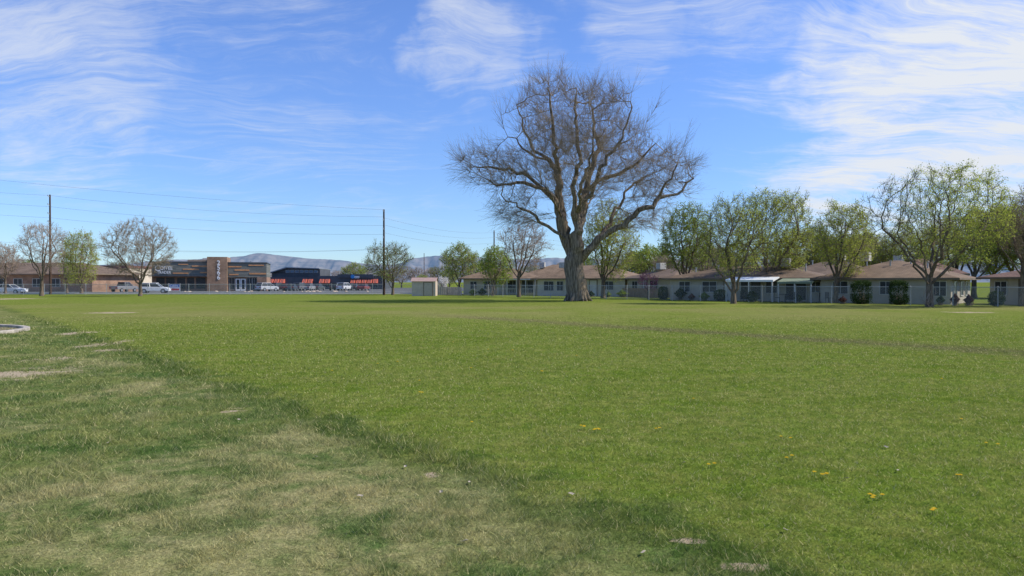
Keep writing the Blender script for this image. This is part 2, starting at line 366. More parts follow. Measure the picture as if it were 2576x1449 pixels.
def build_tree(e,P,par,rbase,rtip,barkmat,twigmat,rg,rsplit,twigs,tl,tr,leaves=0,ls=.1,leafmat=None,leafspread=.35,up=.2,flare=.45,hero=False,leafbias=None,out=None):
    n=len(P); e_=2.2; acc=np.zeros(n); r=np.zeros(n); main=np.full(n,-1); mr_=np.zeros(n)
    for i in range(n-1,-1,-1):
        r[i]=acc[i]**(1/e_) if acc[i]>0 else rtip
        p_=par[i]
        if p_>=0:
            acc[p_]+=r[i]**e_
            if r[i]>mr_[p_]: mr_[p_]=r[i]; main[p_]=i
    k=math.log(rbase/rtip)/math.log(r[0]/rtip); r=rtip*(r/rtip)**k
    xq=r/rbase; boost=(.62 if hero else .4); r=r*(1+boost*np.sqrt(xq)*np.clip(1-xq,0,1))
    fl=1+flare*np.exp(-np.maximum(P[:,2],0)/(rbase*1.6)); r2=r*fl
    D=np.zeros((n,3)); has=par>=0; D[has]=nrm(P[has]-P[par[has]]); 
    if main[0]>=0: D[0]=D[main[0]]
    Dm=D.copy(); mm=(main>=0)&has; Dm[mm]=nrm(D[mm]+D[main[mm]])
    ci=np.nonzero(has)[0]; pi=par[ci]; ism=main[pi]==ci
    r0=np.where(ism,r2[pi],np.minimum(r2[pi],r2[ci]*1.25)); D0=np.where(ism[:,None],Dm[pi],D[ci])
    r1=r2[ci]; D1=Dm[ci]
    parts={0:[],1:[]}
    for cls,(lo_,hi_,kk) in enumerate([(rsplit*3,9,12),(rsplit,rsplit*3,7),(0,rsplit,3)]):
        s_=(r1>=lo_)&(r1<hi_)
        if s_.any(): parts[0 if cls<2 else 1].append(tubes(P[pi[s_]],P[ci[s_]],r0[s_],r1[s_],D0[s_],D1[s_],kk))
    if hero:
        for j in range(9):
            a=j*2*math.pi/9+rg.normal(0,.15); le=rbase*(1.0+.35*rg.random())
            pts=[np.array([math.cos(a)*q*le*1.0,math.sin(a)*q*le*1.0,z]) for q,z in((.42,2.2),(.55,1.0),(.8,.3),(1.2,-.06))]
            rr=[rbase*.36,rbase*.36,rbase*.28,.05]
            for i in range(3):
                d_=nrm((pts[i+1]-pts[i])[None]); parts[0].append(tubes(pts[i][None],pts[i+1][None],np.array([rr[i]]),np.array([rr[i+1]]),d_,d_,8))
    thin=np.nonzero((r<max(rsplit*.9,r.min()*1.2)))[0]
    src=np.repeat(thin,twigs); m_=len(src)
    base_d=D[src]*.9+rg.normal(0,.5,(m_,3))+np.array([0,0,up])
    if out is not None: base_d=base_d+nrm(P[src]-out)*.75
    dr=nrm(base_d); le=tl*(.4+1.1*rg.random(m_)**1.3)
    A0=P[src]; A1=A0+dr*(le*.5)[:,None]; dr2=nrm(dr+rg.normal(0,.16,(m_,3))+np.array([0,0,up*.6])); A2=A1+dr2*(le*.5)[:,None]
    rt=np.full(m_,tr)
    parts[1].append(tubes(A0,A1,rt,rt*.8,dr,dr2,3)); parts[1].append(tubes(A1,A2,rt*.8,rt*.35,dr2,dr2,3))
    sid=rg.integers(0,m_,m_); dr3=nrm(dr[sid]+rg.normal(0,.4,(m_,3))); B1=A1[sid]+dr3*(le[sid]*.45)[:,None]
    parts[1].append(tubes(A1[sid],B1,rt*.6,rt*.3,dr3,dr3,3))
    V,Fq=merge(parts[0]); t=mesh_np('trunk',V,F4=Fq,mat=barkmat,smooth=True,parent=e)
    V,Fq=merge(parts[1])
    nf=len(Fq)
    if leaves:
        src=rg.integers(0,m_,leaves); t_=rg.random(leaves)[:,None]
        cen=A1[src]*(1-t_)+A2[src]*t_+rg.normal(0,leafspread*.4,(leaves,3))
        if leafbias is not None: 
            kp=leafbias(cen,rg); cen=cen[kp]
        nl=len(cen); a=nrm(rg.normal(0,1,(nl,3))); b=nrm(np.cross(a,rg.normal(0,1,(nl,3)))); sz=(ls*(.6+.8*rg.random(nl)))[:,None]
        LV=np.stack([cen-a*sz,cen-b*sz*.6,cen+a*sz,cen+b*sz*.6],1).reshape(-1,3)
        LF=np.arange(4*nl).reshape(-1,4)+len(V); V=np.concatenate([V,LV]); Fq=np.concatenate([Fq,LF])
    c=mesh_np('crown',V,F4=Fq,mat=twigmat,parent=e)
    if leaves:
        c.data.materials.append(leafmat); mi=np.zeros(len(Fq),dtype=np.int32); mi[nf:]=1; c.data.polygons.foreach_set('material_index',mi)
    return e
def envelope(rg,n,c,r,irr=.5,seed=0,low=0.):
    out=[]
    while len(out)<n:
        q=rg.uniform(-1,1,3)
        rr=math.sqrt(q@q); 
        if rr>1: continue
        u_=q/max(rr,1e-6); lim=1-irr*.5*(1+mnoise.noise(Vector(u_*1.9)+Vector((seed*3.1,seed,0))))
        if rr>lim*1.15: continue
        if q[2]<0 and low and (q[0]**2+q[1]**2)>(1+q[2]*low)**2: continue
        if rr<.35 and rg.random()<.5: continue
        out.append(c+q*r)
    return np.array(out)
TREES={}
def tree(key,name,label,x,d,top,xl,xr,ybot,seed,natt=750,twigs=5,tl=.7,tr=.011,leaves=0,leafmat=None,ls=.09,tm=None,bk=None,rb=None,fork=None,irr=.5,low=.55,lean=0.,spread=.35,cat='tree',trop=.25,rs=None,leafbias=None,stems=0):
    rg=np.random.default_rng(seed); s=d/F; h=Z(top,d)
    e=thing(name,label,cat,GX(x,d))
    cx=((xl+xr)/2-x)*s; rx=(xr-xl)/2*s; zb=max(.8,Z(ybot,d)); cz=(h+zb)/2; rz=(h-zb)/2
    A=envelope(rg,natt,np.array([cx,0,cz]),np.array([rx,rx*.9,rz]),irr,seed,low)
    zf=fork if fork else zb+ .06*rz
    sk=resample([(0,0,0),(lean*.5,0,zf*.5),(lean,0,zf)],.5,rg,.02)
    P=[np.array(q) for q in sk]; par=[-1]+list(range(len(P)-1))
    k=stems if stems else 5
    for j in range(k):
        a=2*math.pi*(j+.5*rg.random())/k
        root=len(sk)-1 if j%2 else max(0,len(sk)-2)
        pr=root; le=rz*(.75+.3*rg.random()); out_=.42+.3*rg.random()
        if j==0: out_=.12
        steps=max(3,int(le/.5))
        for i in range(1,steps+1):
            t=i/steps
            q=np.array(sk[root])+np.array([math.cos(a)*rx*out_*t+cx*t*.7,math.sin(a)*rx*out_*t,le*(t**1.1)])+rg.normal(0,.07,3)
            P.append(q); par.append(pr); pr=len(P)-1
    D=max(.28,rx*.075)
    P,par=colonise(np.array(P),par,A,D,D*1.6,90,np.array([0,0,trop]),rg,12000)
    build_tree(e,P,par,rb if rb else .018*h+.02,.012,bk or bark,tm or twigm,rg,rs or .035,twigs,tl,tr,leaves,ls,leafmat,spread,leafbias=leafbias)
    TREES[key]=(e,h); return e
# ---- hero cottonwood
def hero():
    d0=71.; s=d0/F; rg=np.random.default_rng(11)
    X0,Y0=GX(1452,d0)
    e=thing('cottonwood_tree','huge bare cottonwood tree with thick furrowed trunk and spreading limbs','tree',(X0,Y0))
    def W(x,y,dy=0): return (( x-1452)*s,dy,Z(y,d0))
    limbs=[
     [W(1452,757),W(1448,715),W(1444,675),W(1444,655)],
     [W(1444,655),W(1430,608,.2),W(1416,550,.5),W(1408,500,.8),W(1406,440,1),W(1380,400,1.2),W(1345,372,1.5),W(1315,310,2),W(1300,250,2.3)],
     [W(1444,655),W(1450,600,-.6),W(1446,540,-1),W(1440,480,-1.6),W(1452,400,-2),W(1440,320,-2.4),W(1445,240,-2.6)],
     [W(1450,600,-.6),W(1466,545,.6),W(1476,480,1.4),W(1490,420,1.8),W(1512,360,2.4),W(1500,280,3),W(1490,220,3.4)],
     [W(1446,665),W(1480,628,-.6),W(1520,592,-1.2),W(1560,568,-1.8),W(1596,535,-2.2),W(1626,525,-2.2),W(1650,498,-2),W(1690,490,-1.6),W(1735,455,-1.4)],
     [W(1432,615,.2),W(1408,590,-.6),W(1380,572,-1),W(1355,560,-1.5),W(1335,535,-2),W(1300,528,-2.5),W(1262,500,-3)],
     [W(1416,550,.5),W(1396,512,.3),W(1374,482,.5),W(1342,462,.3),W(1300,462,-.2),W(1250,470,-.6)],
     [W(1374,482,.5),W(1345,452,1),W(1300,425,1.3),W(1245,415,1.6),W(1190,412,1.8),W(1150,385,2)],
     [W(1406,440,1),W(1394,380,-1),W(1385,310,-2),W(1375,240,-2.6)],
     [W(1380,400,1.2),W(1330,385,0),W(1280,350,-1),W(1262,300,-1.5)],
     [W(1446,540,-1),W(1478,495,-2),W(1500,440,-3),W(1545,385,-3.6),W(1570,320,-4),W(1572,260,-4)],
     [W(1476,480,1.4),W(1520,445,1.4),W(1560,432,1),W(1610,405,.6),W(1650,360,.2)],
     [W(1545,385,-3.6),W(1600,350,-4),W(1625,300,-4.4)],
     [W(1650,498,-2),W(1670,460,-3),W(1690,410,-3.5),W(1700,370,-4)],
     [W(1500,610,-.9),W(1535,560,1),W(1570,510,2.4),W(1595,460,3.4),W(1640,430,4)],
     [W(1430,600,.2),W(1425,520,4),W(1410,420,6.5),W(1420,340,7.5)],
     [W(1446,540,-1),W(1455,480,-4.5),W(1470,400,-7),W(1460,320,-8)],
     [W(1416,550,.5),W(1390,520,-3.0),W(1350,460,-6),W(1330,400,-7)],
     [W(1466,545,.6),W(1500,490,4.5),W(1530,430,7),W(1545,350,7.5)],
    ]
    P=[];par=[]
    for li,pl in enumerate(limbs):
        rs_=resample(pl,.6,rg,.03 if li==0 else .12)
        if li==0:
            for i,q in enumerate(rs_): P.append(np.array(q)); par.append(i-1)
        else:
            a=np.array(rs_[0]); j=int(np.argmin([np.linalg.norm(p_-a) for p_ in P])); pr=j
            for q in rs_[1:]:
                P.append(np.array(q)); par.append(pr); pr=len(P)-1
    E=[((1440,310),(185,122),8.5,1200),((1450,420),(235,125),9.,880),((1650,440),(118,100),5.5,560),((1245,425),(108,66),4.5,400),((1310,530),(75,60),4,210),((1600,545),(85,52),4.,190),((1480,520),(70,60),5.,60)]
    A=[]
    for i,((x,y),(ax,az),ry,nn_) in enumerate(E):
        A.append(envelope(rg,nn_,np.array(W(x,y)),np.array([ax*s,ry,az*s]),.65,i+2,0))
    A=np.concatenate(A)
    A=A[A[:,2]>Z(600,d0)]
    P,par=colonise(np.array(P),par,A,.42,.72,120,np.array([0,0,.06]),rg,40000,.14)
    build_tree(e,P,par,.93,.015,barkc,twigm,rg,.045,6,1.9,.0095,up=.15,flare=.08,hero=True,out=np.array([0,0,8.]))
hero()
def side_bias(x0,k):
    return lambda c,rg: rg.random(len(c))<np.clip(.5+(c[:,0]-x0)*k,.08,1)
NB_=dict(leaves=1200,leafmat=lf_b,ls=.05)
tree('b1','bare_tree','tall bare street tree beside wooden utility pole',105,97,543,45,172,700,21,tm=twigl,**NB_)
tree('b2','bare_tree','round bare tree with dense upswept branches on lawn edge',353,96,549,255,446,705,22,natt=1100,tm=twigm,trop=.15,fork=2.0,low=.35,irr=.3,twigs=7,leaves=3000,leafmat=lf_b,ls=.05,tr=.013)
tree('b0','bare_tree','pinkish budding bare tree near brick building',14,112,608,-60,62,705,23,tm=twigl,leaves=2500,leafmat=lf_b,ls=.07)
tree('g1','weeping_birch_tree','weeping yellow-green birch tree beside parking area',205,112,578,160,250,725,24,leaves=7500,leafmat=lf_y,ls=.08,low=0,irr=.4,trop=.05,tm=twigl)
tree('g1b','birch_tree','thin yellow-green birch tree with sparse leaves',168,116,590,148,192,722,25,leaves=2500,leafmat=lf_y,ls=.08,low=0,natt=350,tm=twigl)
tree('m1','budding_tree','vase-shaped budding tree beside utility pole and fence',988,104,600,908,1042,715,26,natt=900,tm=twigd,leaves=3500,leafmat=lf_g,ls=.06,trop=.15,fork=1.8,low=.4)
tree('m2','leafing_tree','fresh green leafing tree behind tan fence',1155,112,610,1104,1208,712,27,leaves=5500,leafmat=lf_g,ls=.09)
tree('m3','leafing_tree','dense green tree with white multi-stem base by fence',1240,100,617,1203,1296,728,28,leaves=6500,leafmat=lf_g,ls=.085,natt=600,fork=1.2)
tree('m4','bare_tree','pale bare tree beside low tan house porch',1305,90,542,1250,1392,690,29,tm=twigl,natt=800,leaves=1500,leafmat=lf_b,ls=.06,tr=.012)
tree('r0','leafing_tree','leafing green tree standing behind the giant cottonwood',1517,84,505,1455,1615,708,30,leaves=11000,leafmat=lf_y,ls=.075,natt=900)
tree('r1','leafing_tree','rounded green tree beside neighbouring tan house',1722,80,502,1650,1805,708,31,leaves=13000,leafmat=lf_g,ls=.07,natt=950,trop=.15,tm=twigd)
tree('r2','leafing_tree','dark branching tree with thin new leaves at park fence',1845,62,488,1748,1940,712,32,natt=1200,leaves=11000,leafmat=lf_y,ls=.05,tm=twigd,trop=.2,fork=1.7,rs=.03)
tree('r3','leafing_tree','tall leafing tree with pointed crown over patio cover',1930,72,458,1848,2065,706,33,natt=1200,leaves=16000,leafmat=lf_y,ls=.06,tm=twigd)
tree('r4','leafing_tree','small light green tree in front of tan house',2103,64,502,2034,2210,704,34,leaves=13000,leafmat=lf_y,ls=.055,natt=950)
tree('r5','leafing_tree','broad tree with dark limbs and yellow-green leaves along fence',2338,54.5,410,2168,2545,690,35,natt=1800,leaves=42000,leafmat=lf_y,ls=.046,tm=twigd,twigs=4,tl=.6,trop=.12,fork=2.1,low=.3,irr=.35,rb=.22,leafbias=side_bias(-.3,.16),stems=7)
tree('r6','bare_tree','bare purplish grey tree with curved trunk beside house',2574,55,456,2490,2720,680,36,natt=1200,leaves=3500,leafmat=lf_b,ls=.04,tm=twigm,rb=.22)
tree('pb','redbud_tree','small purple blossoming redbud tree beside house',1630,80,683,1604,1658,735,37,natt=220,leaves=1500,leafmat=lf_p,ls=.05,twigs=4,tl=.35,tm=twigm,rs=.02)
tree('wb','blossom_tree','small white blossoming tree behind tan fence',1112,118,697,1096,1132,722,38,natt=200,leaves=2500,leafmat=lf_w,ls=.07,twigs=4,tl=.35)
tree('ws','willow_tree','yellow-green willow behind the houses',1640,120,618,1570,1700,700,39,natt=700,leaves=9000,leafmat=lf_g,ls=.12,low=0,tm=twigl)
def copy_tree(key,name,label,x,d,top,group,rot,wide=1.):
    e,h=TREES[key]; ne=e.copy(); ne.name=name; X,Y=GX(x,d); ne.location=(X,Y,0); s_=Z(top,d)/h
    ne.scale=(s_*wide,s_*wide,s_); ne.rotation_euler=(0,0,rot); tag(ne,label,'tree',group); C.objects.link(ne)
    for c in e.children:
        k=c.copy(); k.parent=ne; C.objects.link(k)
rg=random.Random(5)
for i,(x,d,top) in enumerate([(655,230,676),(690,250,680),(745,260,683),(800,240,684),(850,235,676),(892,220,660),(925,230,672),(1010,240,668),(1050,210,672),(1085,190,668),(1175,170,662),(1215,175,655),(1060,150,690),
    (1395,150,668),(1420,160,660),(470,260,662),(600,280,668),(20,170,640),(80,165,652),(140,180,655),(300,230,655),(1345,140,662),(-30,150,650),(630,210,690),(960,200,680),(1110,180,664),(1130,160,676)]):
    key=rg.choice(['b1','b2','m1','m2','b1','m4','m3'])
    copy_tree(key,'distant_tree','distant bare or budding tree beyond parking lots',x,d,top,'distant trees beyond the buildings',rg.uniform(0,6.28),rg.uniform(1.1,1.6))
for i,(x,d,top) in enumerate([(1470,125,640),(1540,130,628),(1590,118,635),(1665,112,628),(1690,112,640),(1745,115,600),(1775,98,580),(1800,105,618),(1855,110,605),(1960,105,590),(2010,98,560),(2060,105,600),(2080,96,580),(2110,100,585),(2165,98,575),(2190,92,590),(2220,95,590),(2260,90,560),(2400,88,520),(2450,85,515),(2500,88,500),(2560,84,520),(2620,80,500),(2360,95,560)]):
    key=rg.choice(['r0','m4','r4','r1','m2','m4','r3','b1'])
    copy_tree(key,'background_tree','leafing tree rising behind the low houses',x,d,top,'trees behind the houses',rg.uniform(0,6.28),rg.uniform(1.,1.4))
# ---------------------------------------------------------------- shrubs
def shrub(name,label,x,d,wpx,ytop,mat,seed,boxy=.0,n=2600,ls=.05,bare=False):
    s=d/F; w_=wpx*s/2; h=Z(ytop,d); rg=np.random.default_rng(seed)
    e=thing(name,label,'shrub',GX(x,d),group=None)
    q=rg.normal(0,1,(n,3)); q=nrm(q)
    pw=2/(1+boxy*2.5); q=np.sign(q)*np.abs(q)**pw; 
    if boxy: q/=np.maximum(np.abs(q).max(1,keepdims=True)**.5,.3)
    rad=(.72+.3*rg.random(n))[:,None]*np.array([1+.12*mnoise.noise(Vector(a*2.3)+Vector((seed,0,0))) for a in q])[:,None]
    cen=q*rad*np.array([w_,w_*.9,h/2])+np.array([0,0,h/2]); cen[:,2]=np.maximum(cen[:,2],.05)
    a=nrm(rg.normal(0,1,(n,3))); b=nrm(np.cross(a,rg.normal(0,1,(n,3)))); sz=(ls*(.6+.8*rg.random(n)))[:,None]
    LV=np.stack([cen-a*sz,cen-b*sz*.7,cen+a*sz,cen+b*sz*.7],1).reshape(-1,3)
    mesh_np('foliage',LV,F4=np.arange(4*n).reshape(-1,4),mat=mat,parent=e)
    m_=60; A0=np.zeros((m_,3)); A0[:,:2]=rg.normal(0,.08,(m_,2)); A1=nrm(rg.normal(0,1,(m_,3))*np.array([1,1,.5])+np.array([0,0,.8]))*np.array([w_,w_,h*.75])*.9
    A1[:,2]=np.abs(A1[:,2]); dr=nrm(A1-A0); V,Fq=tubes(A0,A1,np.full(m_,.015),np.full(m_,.006),dr,dr,4)
    mesh_np('stem',V,F4=Fq,mat=twigm,parent=e)
SH=[('hedge_shrub','tall clipped dark green shrub against house wall',2167,61,44,706,lf_d,.8,4500),('hedge_shrub','tall clipped dark green shrub against house wall',2261,59,40,706,lf_d,.8,4200),
('shrub','low rounded dark green shrub beside patio',1812,70,34,728,lf_d,.2,1800),('shrub','low rounded dark green shrub beside patio',1893,68,26,732,lf_d,.2,1500),('shrub','dark green shrub at house corner',1668,76,24,720,lf_d,.4,1800),
('shrub','rounded dark green shrub by house wall',2402,57,26,738,lf_r,0,1800),('shrub','reddish brown leafing shrub by house wall',2437,57,28,740,lf_r,0,1800),('shrub','green rounded shrub beside red-brown house',2506,56,36,732,lf_d,.3,2200),
('shrub','dark shrub beside entry door',2366,58,24,742,lf_d,0,1300),('shrub','bushy green shrub under windows',1712,74,34,722,lf_d,0,1600),('shrub','bushy shrub beside pale house',1772,72,28,734,lf_g,0,1400),
('shrub','small green garden shrub',1530,88,16,733,lf_g,0,800),('shrub','small green garden shrub',1565,88,30,729,lf_g,0,1200),('shrub','small dark garden shrub',1487,92,20,733,lf_d,0,800),('shrub','low green shrub near porch',1213,100,26,725,lf_d,0,1000),
('shrub','low green shrub near porch',1190,101,22,728,lf_g,0,900),('shrub','reddish low shrub under window',1740,73,20,738,lf_r,0,800),('shrub','small dark shrub by house',2010,65,24,740,lf_d,0,900),('shrub','small dark shrub by house',2120,62,22,744,lf_r,0,900)]
for i,(nm,lb,x,d_,wp,yt,mt,bx,n_) in enumerate(SH): shrub(nm,lb,x,d_,wp,yt,mt,50+i,bx,n_,ls=.045*d_/60)
for i,(x,d_,yt) in enumerate([(2335,53,715),(1238,96,712)]):
    tree('sb%d'%i,'bare_shrub','bare many-stemmed shrub beside chain-link fence',x,d_,yt,x-22,x+22,755 if i==0 else 738,70+i,natt=160,twigs=3,tl=.3,tr=.007,rb=.06,fork=.15,stems=7,cat='shrub',rs=.022,tm=twigl)
# ---------------------------------------------------------------- building materials
stucco=M('stucco_tan',(.50,.43,.33),.9,.08,1.2,.2); stucco2=M('stucco_grey_tan',(.49,.435,.35),.9,.08,1.2,.2); stucco3=M('stucco_light',(.60,.54,.44),.9,.08,1.,.2)
white=M('white_paint',(.62,.60,.56),.6,.06,2.); whitem=M('white_metal',(.8,.8,.78),.4,.05,2.)
glass=M('window_glass',(.04,.042,.045),.3,.3,.8,spec=.3); dark=M('dark_opening',(.03,.028,.026),.7,.3,1.)
roofm=brick_mat('shingle_brown',(.27,.185,.12),(.20,.14,.09),(.12,.09,.06),.35,.16,.012,False)
roof2=brick_mat('shingle_dark_brown',(.21,.148,.10),(.16,.115,.08),(.10,.075,.06),.35,.16,.012,False)
roof3=brick_mat('shingle_red_brown',(.25,.15,.11),(.19,.115,.085),(.12,.08,.065),.35,.16,.012,False)
fascia=M('fascia_brown',(.20,.155,.11),.8,.15,2.); greym=M('galvanised_metal',(.45,.45,.44),.5,.15,3.,metal=.3)
wood=M('weathered_wood',(.30,.20,.14),.9,.3,2.,.4,stretch=(4,4,.6)); polem=M('pole_wood',(.085,.05,.035),.9,.3,2.,.3,stretch=(5,5,.5))
brickb=brick_mat('brick_brown',(.34,.19,.12),(.26,.15,.095),(.30,.25,.20),.4,.13,.014)
concrete=M('concrete',(.50,.46,.40),.9,.12,1.5,.2)
tubm=M('cooler_beige',(.55,.52,.45),.6,.1,2.)
def window(par,u,w_,z0,z1,y=0.,mull=1,fr=white,name='window'):
    pn=MB().box(u,u+w_,y-.03,y+.05,z0,z1).obj(name,glass,par)
    b=MB(); t=.05
    b.box(u-t,u,y-.07,y+.02,z0-t,z1+t).box(u+w_,u+w_+t,y-.07,y+.02,z0-t,z1+t).box(u,u+w_,y-.069,y+.02,z1,z1+t).box(u,u+w_,y-.09,y+.02,z0-t,z0)
    for i in range(mull):
        c=u+w_*(i+1)/(mull+1); b.box(c-.02,c+.02,y-.06,y-.031,z0,z1)
    b.obj('frame',fr,pn); return pn
def door(par,u,w_,h,y=0.,mat=None,name='door'):
    dr=MB().box(u,u+w_,y-.05,y+.05,.05,h).obj(name,mat or white,par)
    MB().box(u-.08,u,y-.08,y,.0,h+.08).box(u+w_,u+w_+.08,y-.08,y,.0,h+.08).box(u,u+w_,y-.079,y,h+.001,h+.08).obj('frame',fascia,dr)
    MB().cyl((u+w_-.12,y-.12,1.0),(u+w_-.12,y-.05,1.0),.04).obj('handle',greym,dr)
def house(name,label,p1,p2,dep,eave,ridge,wallm,roofmt,wins=(),doors=(),over=.7,hip=True,cooler=None,side=(),vents=()):
    p1=Vector(p1);p2=Vector(p2);L_=(p2-p1).length;a=math.atan2(p2.y-p1.y,p2.x-p1.x)
    e=thing(name,label,'house',(p1.x,p1.y),a)
    wl=MB().box(0,L_,0,dep,0,eave)
    if not hip:
        wl.poly([(0,0,eave),(0,dep,eave),(0,dep/2,ridge-.12)],[(0,1,2)]); wl.poly([(L_,0,eave),(L_,dep,eave),(L_,dep/2,ridge-.12)],[(0,2,1)])
    wl.obj('wall',wallm,e)
    x0,x1,y0,y1=-over,L_+over,-over,dep+over; ym=dep/2; run=(dep/2+over) if hip else 0
    run=min(run,L_/2+over-.05); ze=eave-.05; t=.16
    b=MB(); b.poly([(x0,y0,ze+t),(x1,y0,ze+t),(x1,y1,ze+t),(x0,y1,ze+t),(x0+run,ym,ridge),(x1-run,ym,ridge)],[(0,1,5,4),(1,2,5),(2,3,4,5),(3,0,4)])
    rf=b.obj('roof',roofmt,e)
    f_=MB().box(x0,x1,y0-.02,y0+.03,ze,ze+t-.004).box(x0,x1,y1-.03,y1+.02,ze,ze+t-.004).box(x0-.02,x0+.03,y0+.03,y1-.03,ze,ze+t-.004).box(x1-.03,x1+.02,y0+.03,y1-.03,ze,ze+t-.004)
    f_.obj('fascia',fascia,rf)
    MB().poly([(x0,y0,ze+.01),(x1,y0,ze+.01),(x1,y1,ze+.01),(x0,y1,ze+.01)],[(0,3,2,1)]).obj('soffit',fascia,rf)
    for wd in wins: window(e,*wd)
    for dr in doors: door(e,*dr)
    for (yy_,w_,z0,z1) in side:
        pn=MB().box(L_-.05,L_+.03,yy_,yy_+w_,z0,z1).obj('window',glass,e)
        MB().box(L_,L_+.07,yy_-.07,yy_,z0-.07,z1+.07).box(L_,L_+.07,yy_+w_,yy_+w_+.07,z0-.07,z1+.07).box(L_,L_+.069,yy_,yy_+w_,z1,z1+.07).box(L_,L_+.069,yy_,yy_+w_,z0-.07,z0).obj('frame',white,pn)
    def rz(u,y):
        return eave+(ridge-eave)*min(1,(y+over)/(ym+over))
    if cooler:
        for (u,y) in cooler:
            z=rz(u,y); c=MB().box(u-.45,u+.45,y-.45,y+.45,z+.15,z+.95).obj('evaporative_cooler',tubm,rf,bevel=.03)
            MB().box(u-.35,u+.35,y-.47,y-.451,z+.25,z+.8).obj('grille',greym,c)
    for (u,y) in vents:
        z=rz(u,y); MB().cyl((u,y,z-.2),(u,y,z+.45),.07).cyl((u,y,z+.45),(u,y,z+.52),.12).obj('vent_pipe',greym,rf)
    return e,L_
ew=lambda u,w_=1.3,z0=.85,z1=1.9:(u,w_,z0,z1)
e1,_=house('house','small tan stucco house with brown shingle roof and side porch',GX(1166,106),GX(1352,105),8,2.25,3.9,stucco,roofm,wins=[ew(1.0,.9),ew(3.0,.9),(6.2,1.8,.3,2.0),(8.4,1.6,.3,2.0)],vents=[(3,2)])
for u in np.linspace(5.2,10.4,5): MB().box(u-.06,u+.06,-2.2,-2.08,0,2.15).obj('porch_post',white,e1)
MB().box(5.0,10.6,-2.3,-.75,2.15,2.27).obj('porch_roof',whitem,e1)
b=MB().box(5.2,10.4,-2.18,-2.1,.85,.92)
for u in np.arange(5.3,10.4,.22): b.box(u,u+.035,-2.16,-2.12,.1,.85)
b.obj('railing',white,e1)
e2,_=house('house','low tan stucco house with hip roof and white windows',GX(1352,99),GX(1572,93),9,2.2,4.1,stucco3,roofm,wins=[(1.0,1.4,.7,1.9),(2.9,.9,.7,1.9),ew(5.2),ew(9.6,1.2)],doors=[(7.6,.95,2.05)],cooler=[(2.4,3)],vents=[(4.5,3),(8,3.5)])
e3,_=house('house','recessed tan house with shaded patio between neighbours',GX(1578,93),GX(1692,84),8,2.2,3.5,stucco,roof2,wins=[(1.2,1.2,.8,1.9),(5.2,1.6,.2,2.0)],doors=[(3.6,.9,2.05)],cooler=[(3,3)])
e4,L4=house('house','long low grey-tan house with shingle roof and patio covers',GX(1686,75.5),GX(2060,67.5),9,2.1,3.45,stucco2,roof2,
   wins=[(1.0,1.1,.85,1.85),(3.4,1.4,.85,1.85),(7.2,1.9,.15,1.95),(9.6,1.0,.8,1.85),(11.4,1.8,.15,1.95),(13.6,.8,.9,1.8)],doors=[(5.6,.9,2.0)],cooler=[(10.5,3.5)],vents=[(2,2),(4,3),(6,2.5),(8.5,3),(12.5,3)])
e5,L5=house('house','tan stucco house with broad hip roof and rooftop cooler',GX(2064,66),GX(2392,59.5),9.5,2.05,3.75,stucco2,roofm,
   wins=[(1.1,1.2,.8,1.85),(4.9,.9,.8,1.85),(8.9,.9,.7,1.85)],doors=[],cooler=[(2.6,4.2)],vents=[(5,3),(6.5,3.6),(8,2.5)],side=[(1.2,1.2,.7,1.85),(4.2,1.2,.7,1.85),(6.6,.9,.7,1.85)])
e6,_=house('house','red-brown roofed tan house with dark wooden door',GX(2490,61),GX(2720,54),9,2.1,3.5,stucco,roof3,wins=[(.5,1.0,.8,1.85),(4.6,1.6,.8,1.85)],doors=[(2.6,1.0,2.05,0.,fascia)],vents=[(3,3)])
house('house','pale-roofed house in the row behind',GX(1310,118),GX(1470,116),9,2.6,4.7,stucco3,roofm,cooler=[(3,3)])
house('house','brown-roofed house in the row behind with chimney pipes',GX(1960,88),GX(2190,82),10,2.6,4.6,stucco,roof2,vents=[(3,3),(5,3),(7,3),(9,3)],cooler=[(6,4)])
house('house','dark-roofed house in the row behind',GX(2215,82),GX(2420,78),10,2.6,4.6,stucco,roof3,vents=[(2,3),(5,3)],cooler=[(1.5,3)])
house('house','brown-roofed house in the row behind',GX(1700,105),GX(1900,100),10,2.6,4.4,stucco,roof2,vents=[(3,3)])
def patio(name,label,host_pts,u0,u1,out,z0,z1,mat):
    p1=Vector(host_pts[0]);p2=Vector(host_pts[1]);a=math.atan2(p2.y-p1.y,p2.x-p1.x)
    e=thing(name,label,'patio cover',(p1.x,p1.y),a)
    MB().poly([(u0,-.75,z1),(u1,-.75,z1),(u1,-out,z0),(u0,-out,z0),(u0,-.75,z1-.1),(u1,-.75,z1-.1),(u1,-out,z0-.18),(u0,-out,z0-.18)],[(0,3,2,1),(4,5,6,7),(0,1,5,4),(1,2,6,5),(2,3,7,6),(3,0,4,7)]).obj('awning_roof',mat,e)
    for u in np.linspace(u0+.1,u1-.1,3): MB().box(u-.05,u+.05,-out+.05,-out+.15,0,z0-.1).obj('post',white,e)
h4=(GX(1686,75.5),GX(2060,67.5))
patio('patio_cover','white corrugated metal patio cover on slim posts',h4,6.6,11.0,3.0,2.02,2.3,whitem)
patio('patio_cover','pale green fabric patio awning on slim posts',h4,11.3,14.3,2.8,1.85,2.15,M('awning_green',(.22,.26,.18),.7,.1,2.))
def table(x,d_,rot):
    e=thing('patio_table','round dark metal patio table on patio','table',GX(x,d_),rot)
    MB().cyl((0,0,.7),(0,0,.74),.5,k=16).obj('table_top',dark,e); MB().cyl((0,0,0),(0,0,.7),.04).cyl((0,0,0),(0,0,.03),.25,k=12).obj('pedestal',dark,e)
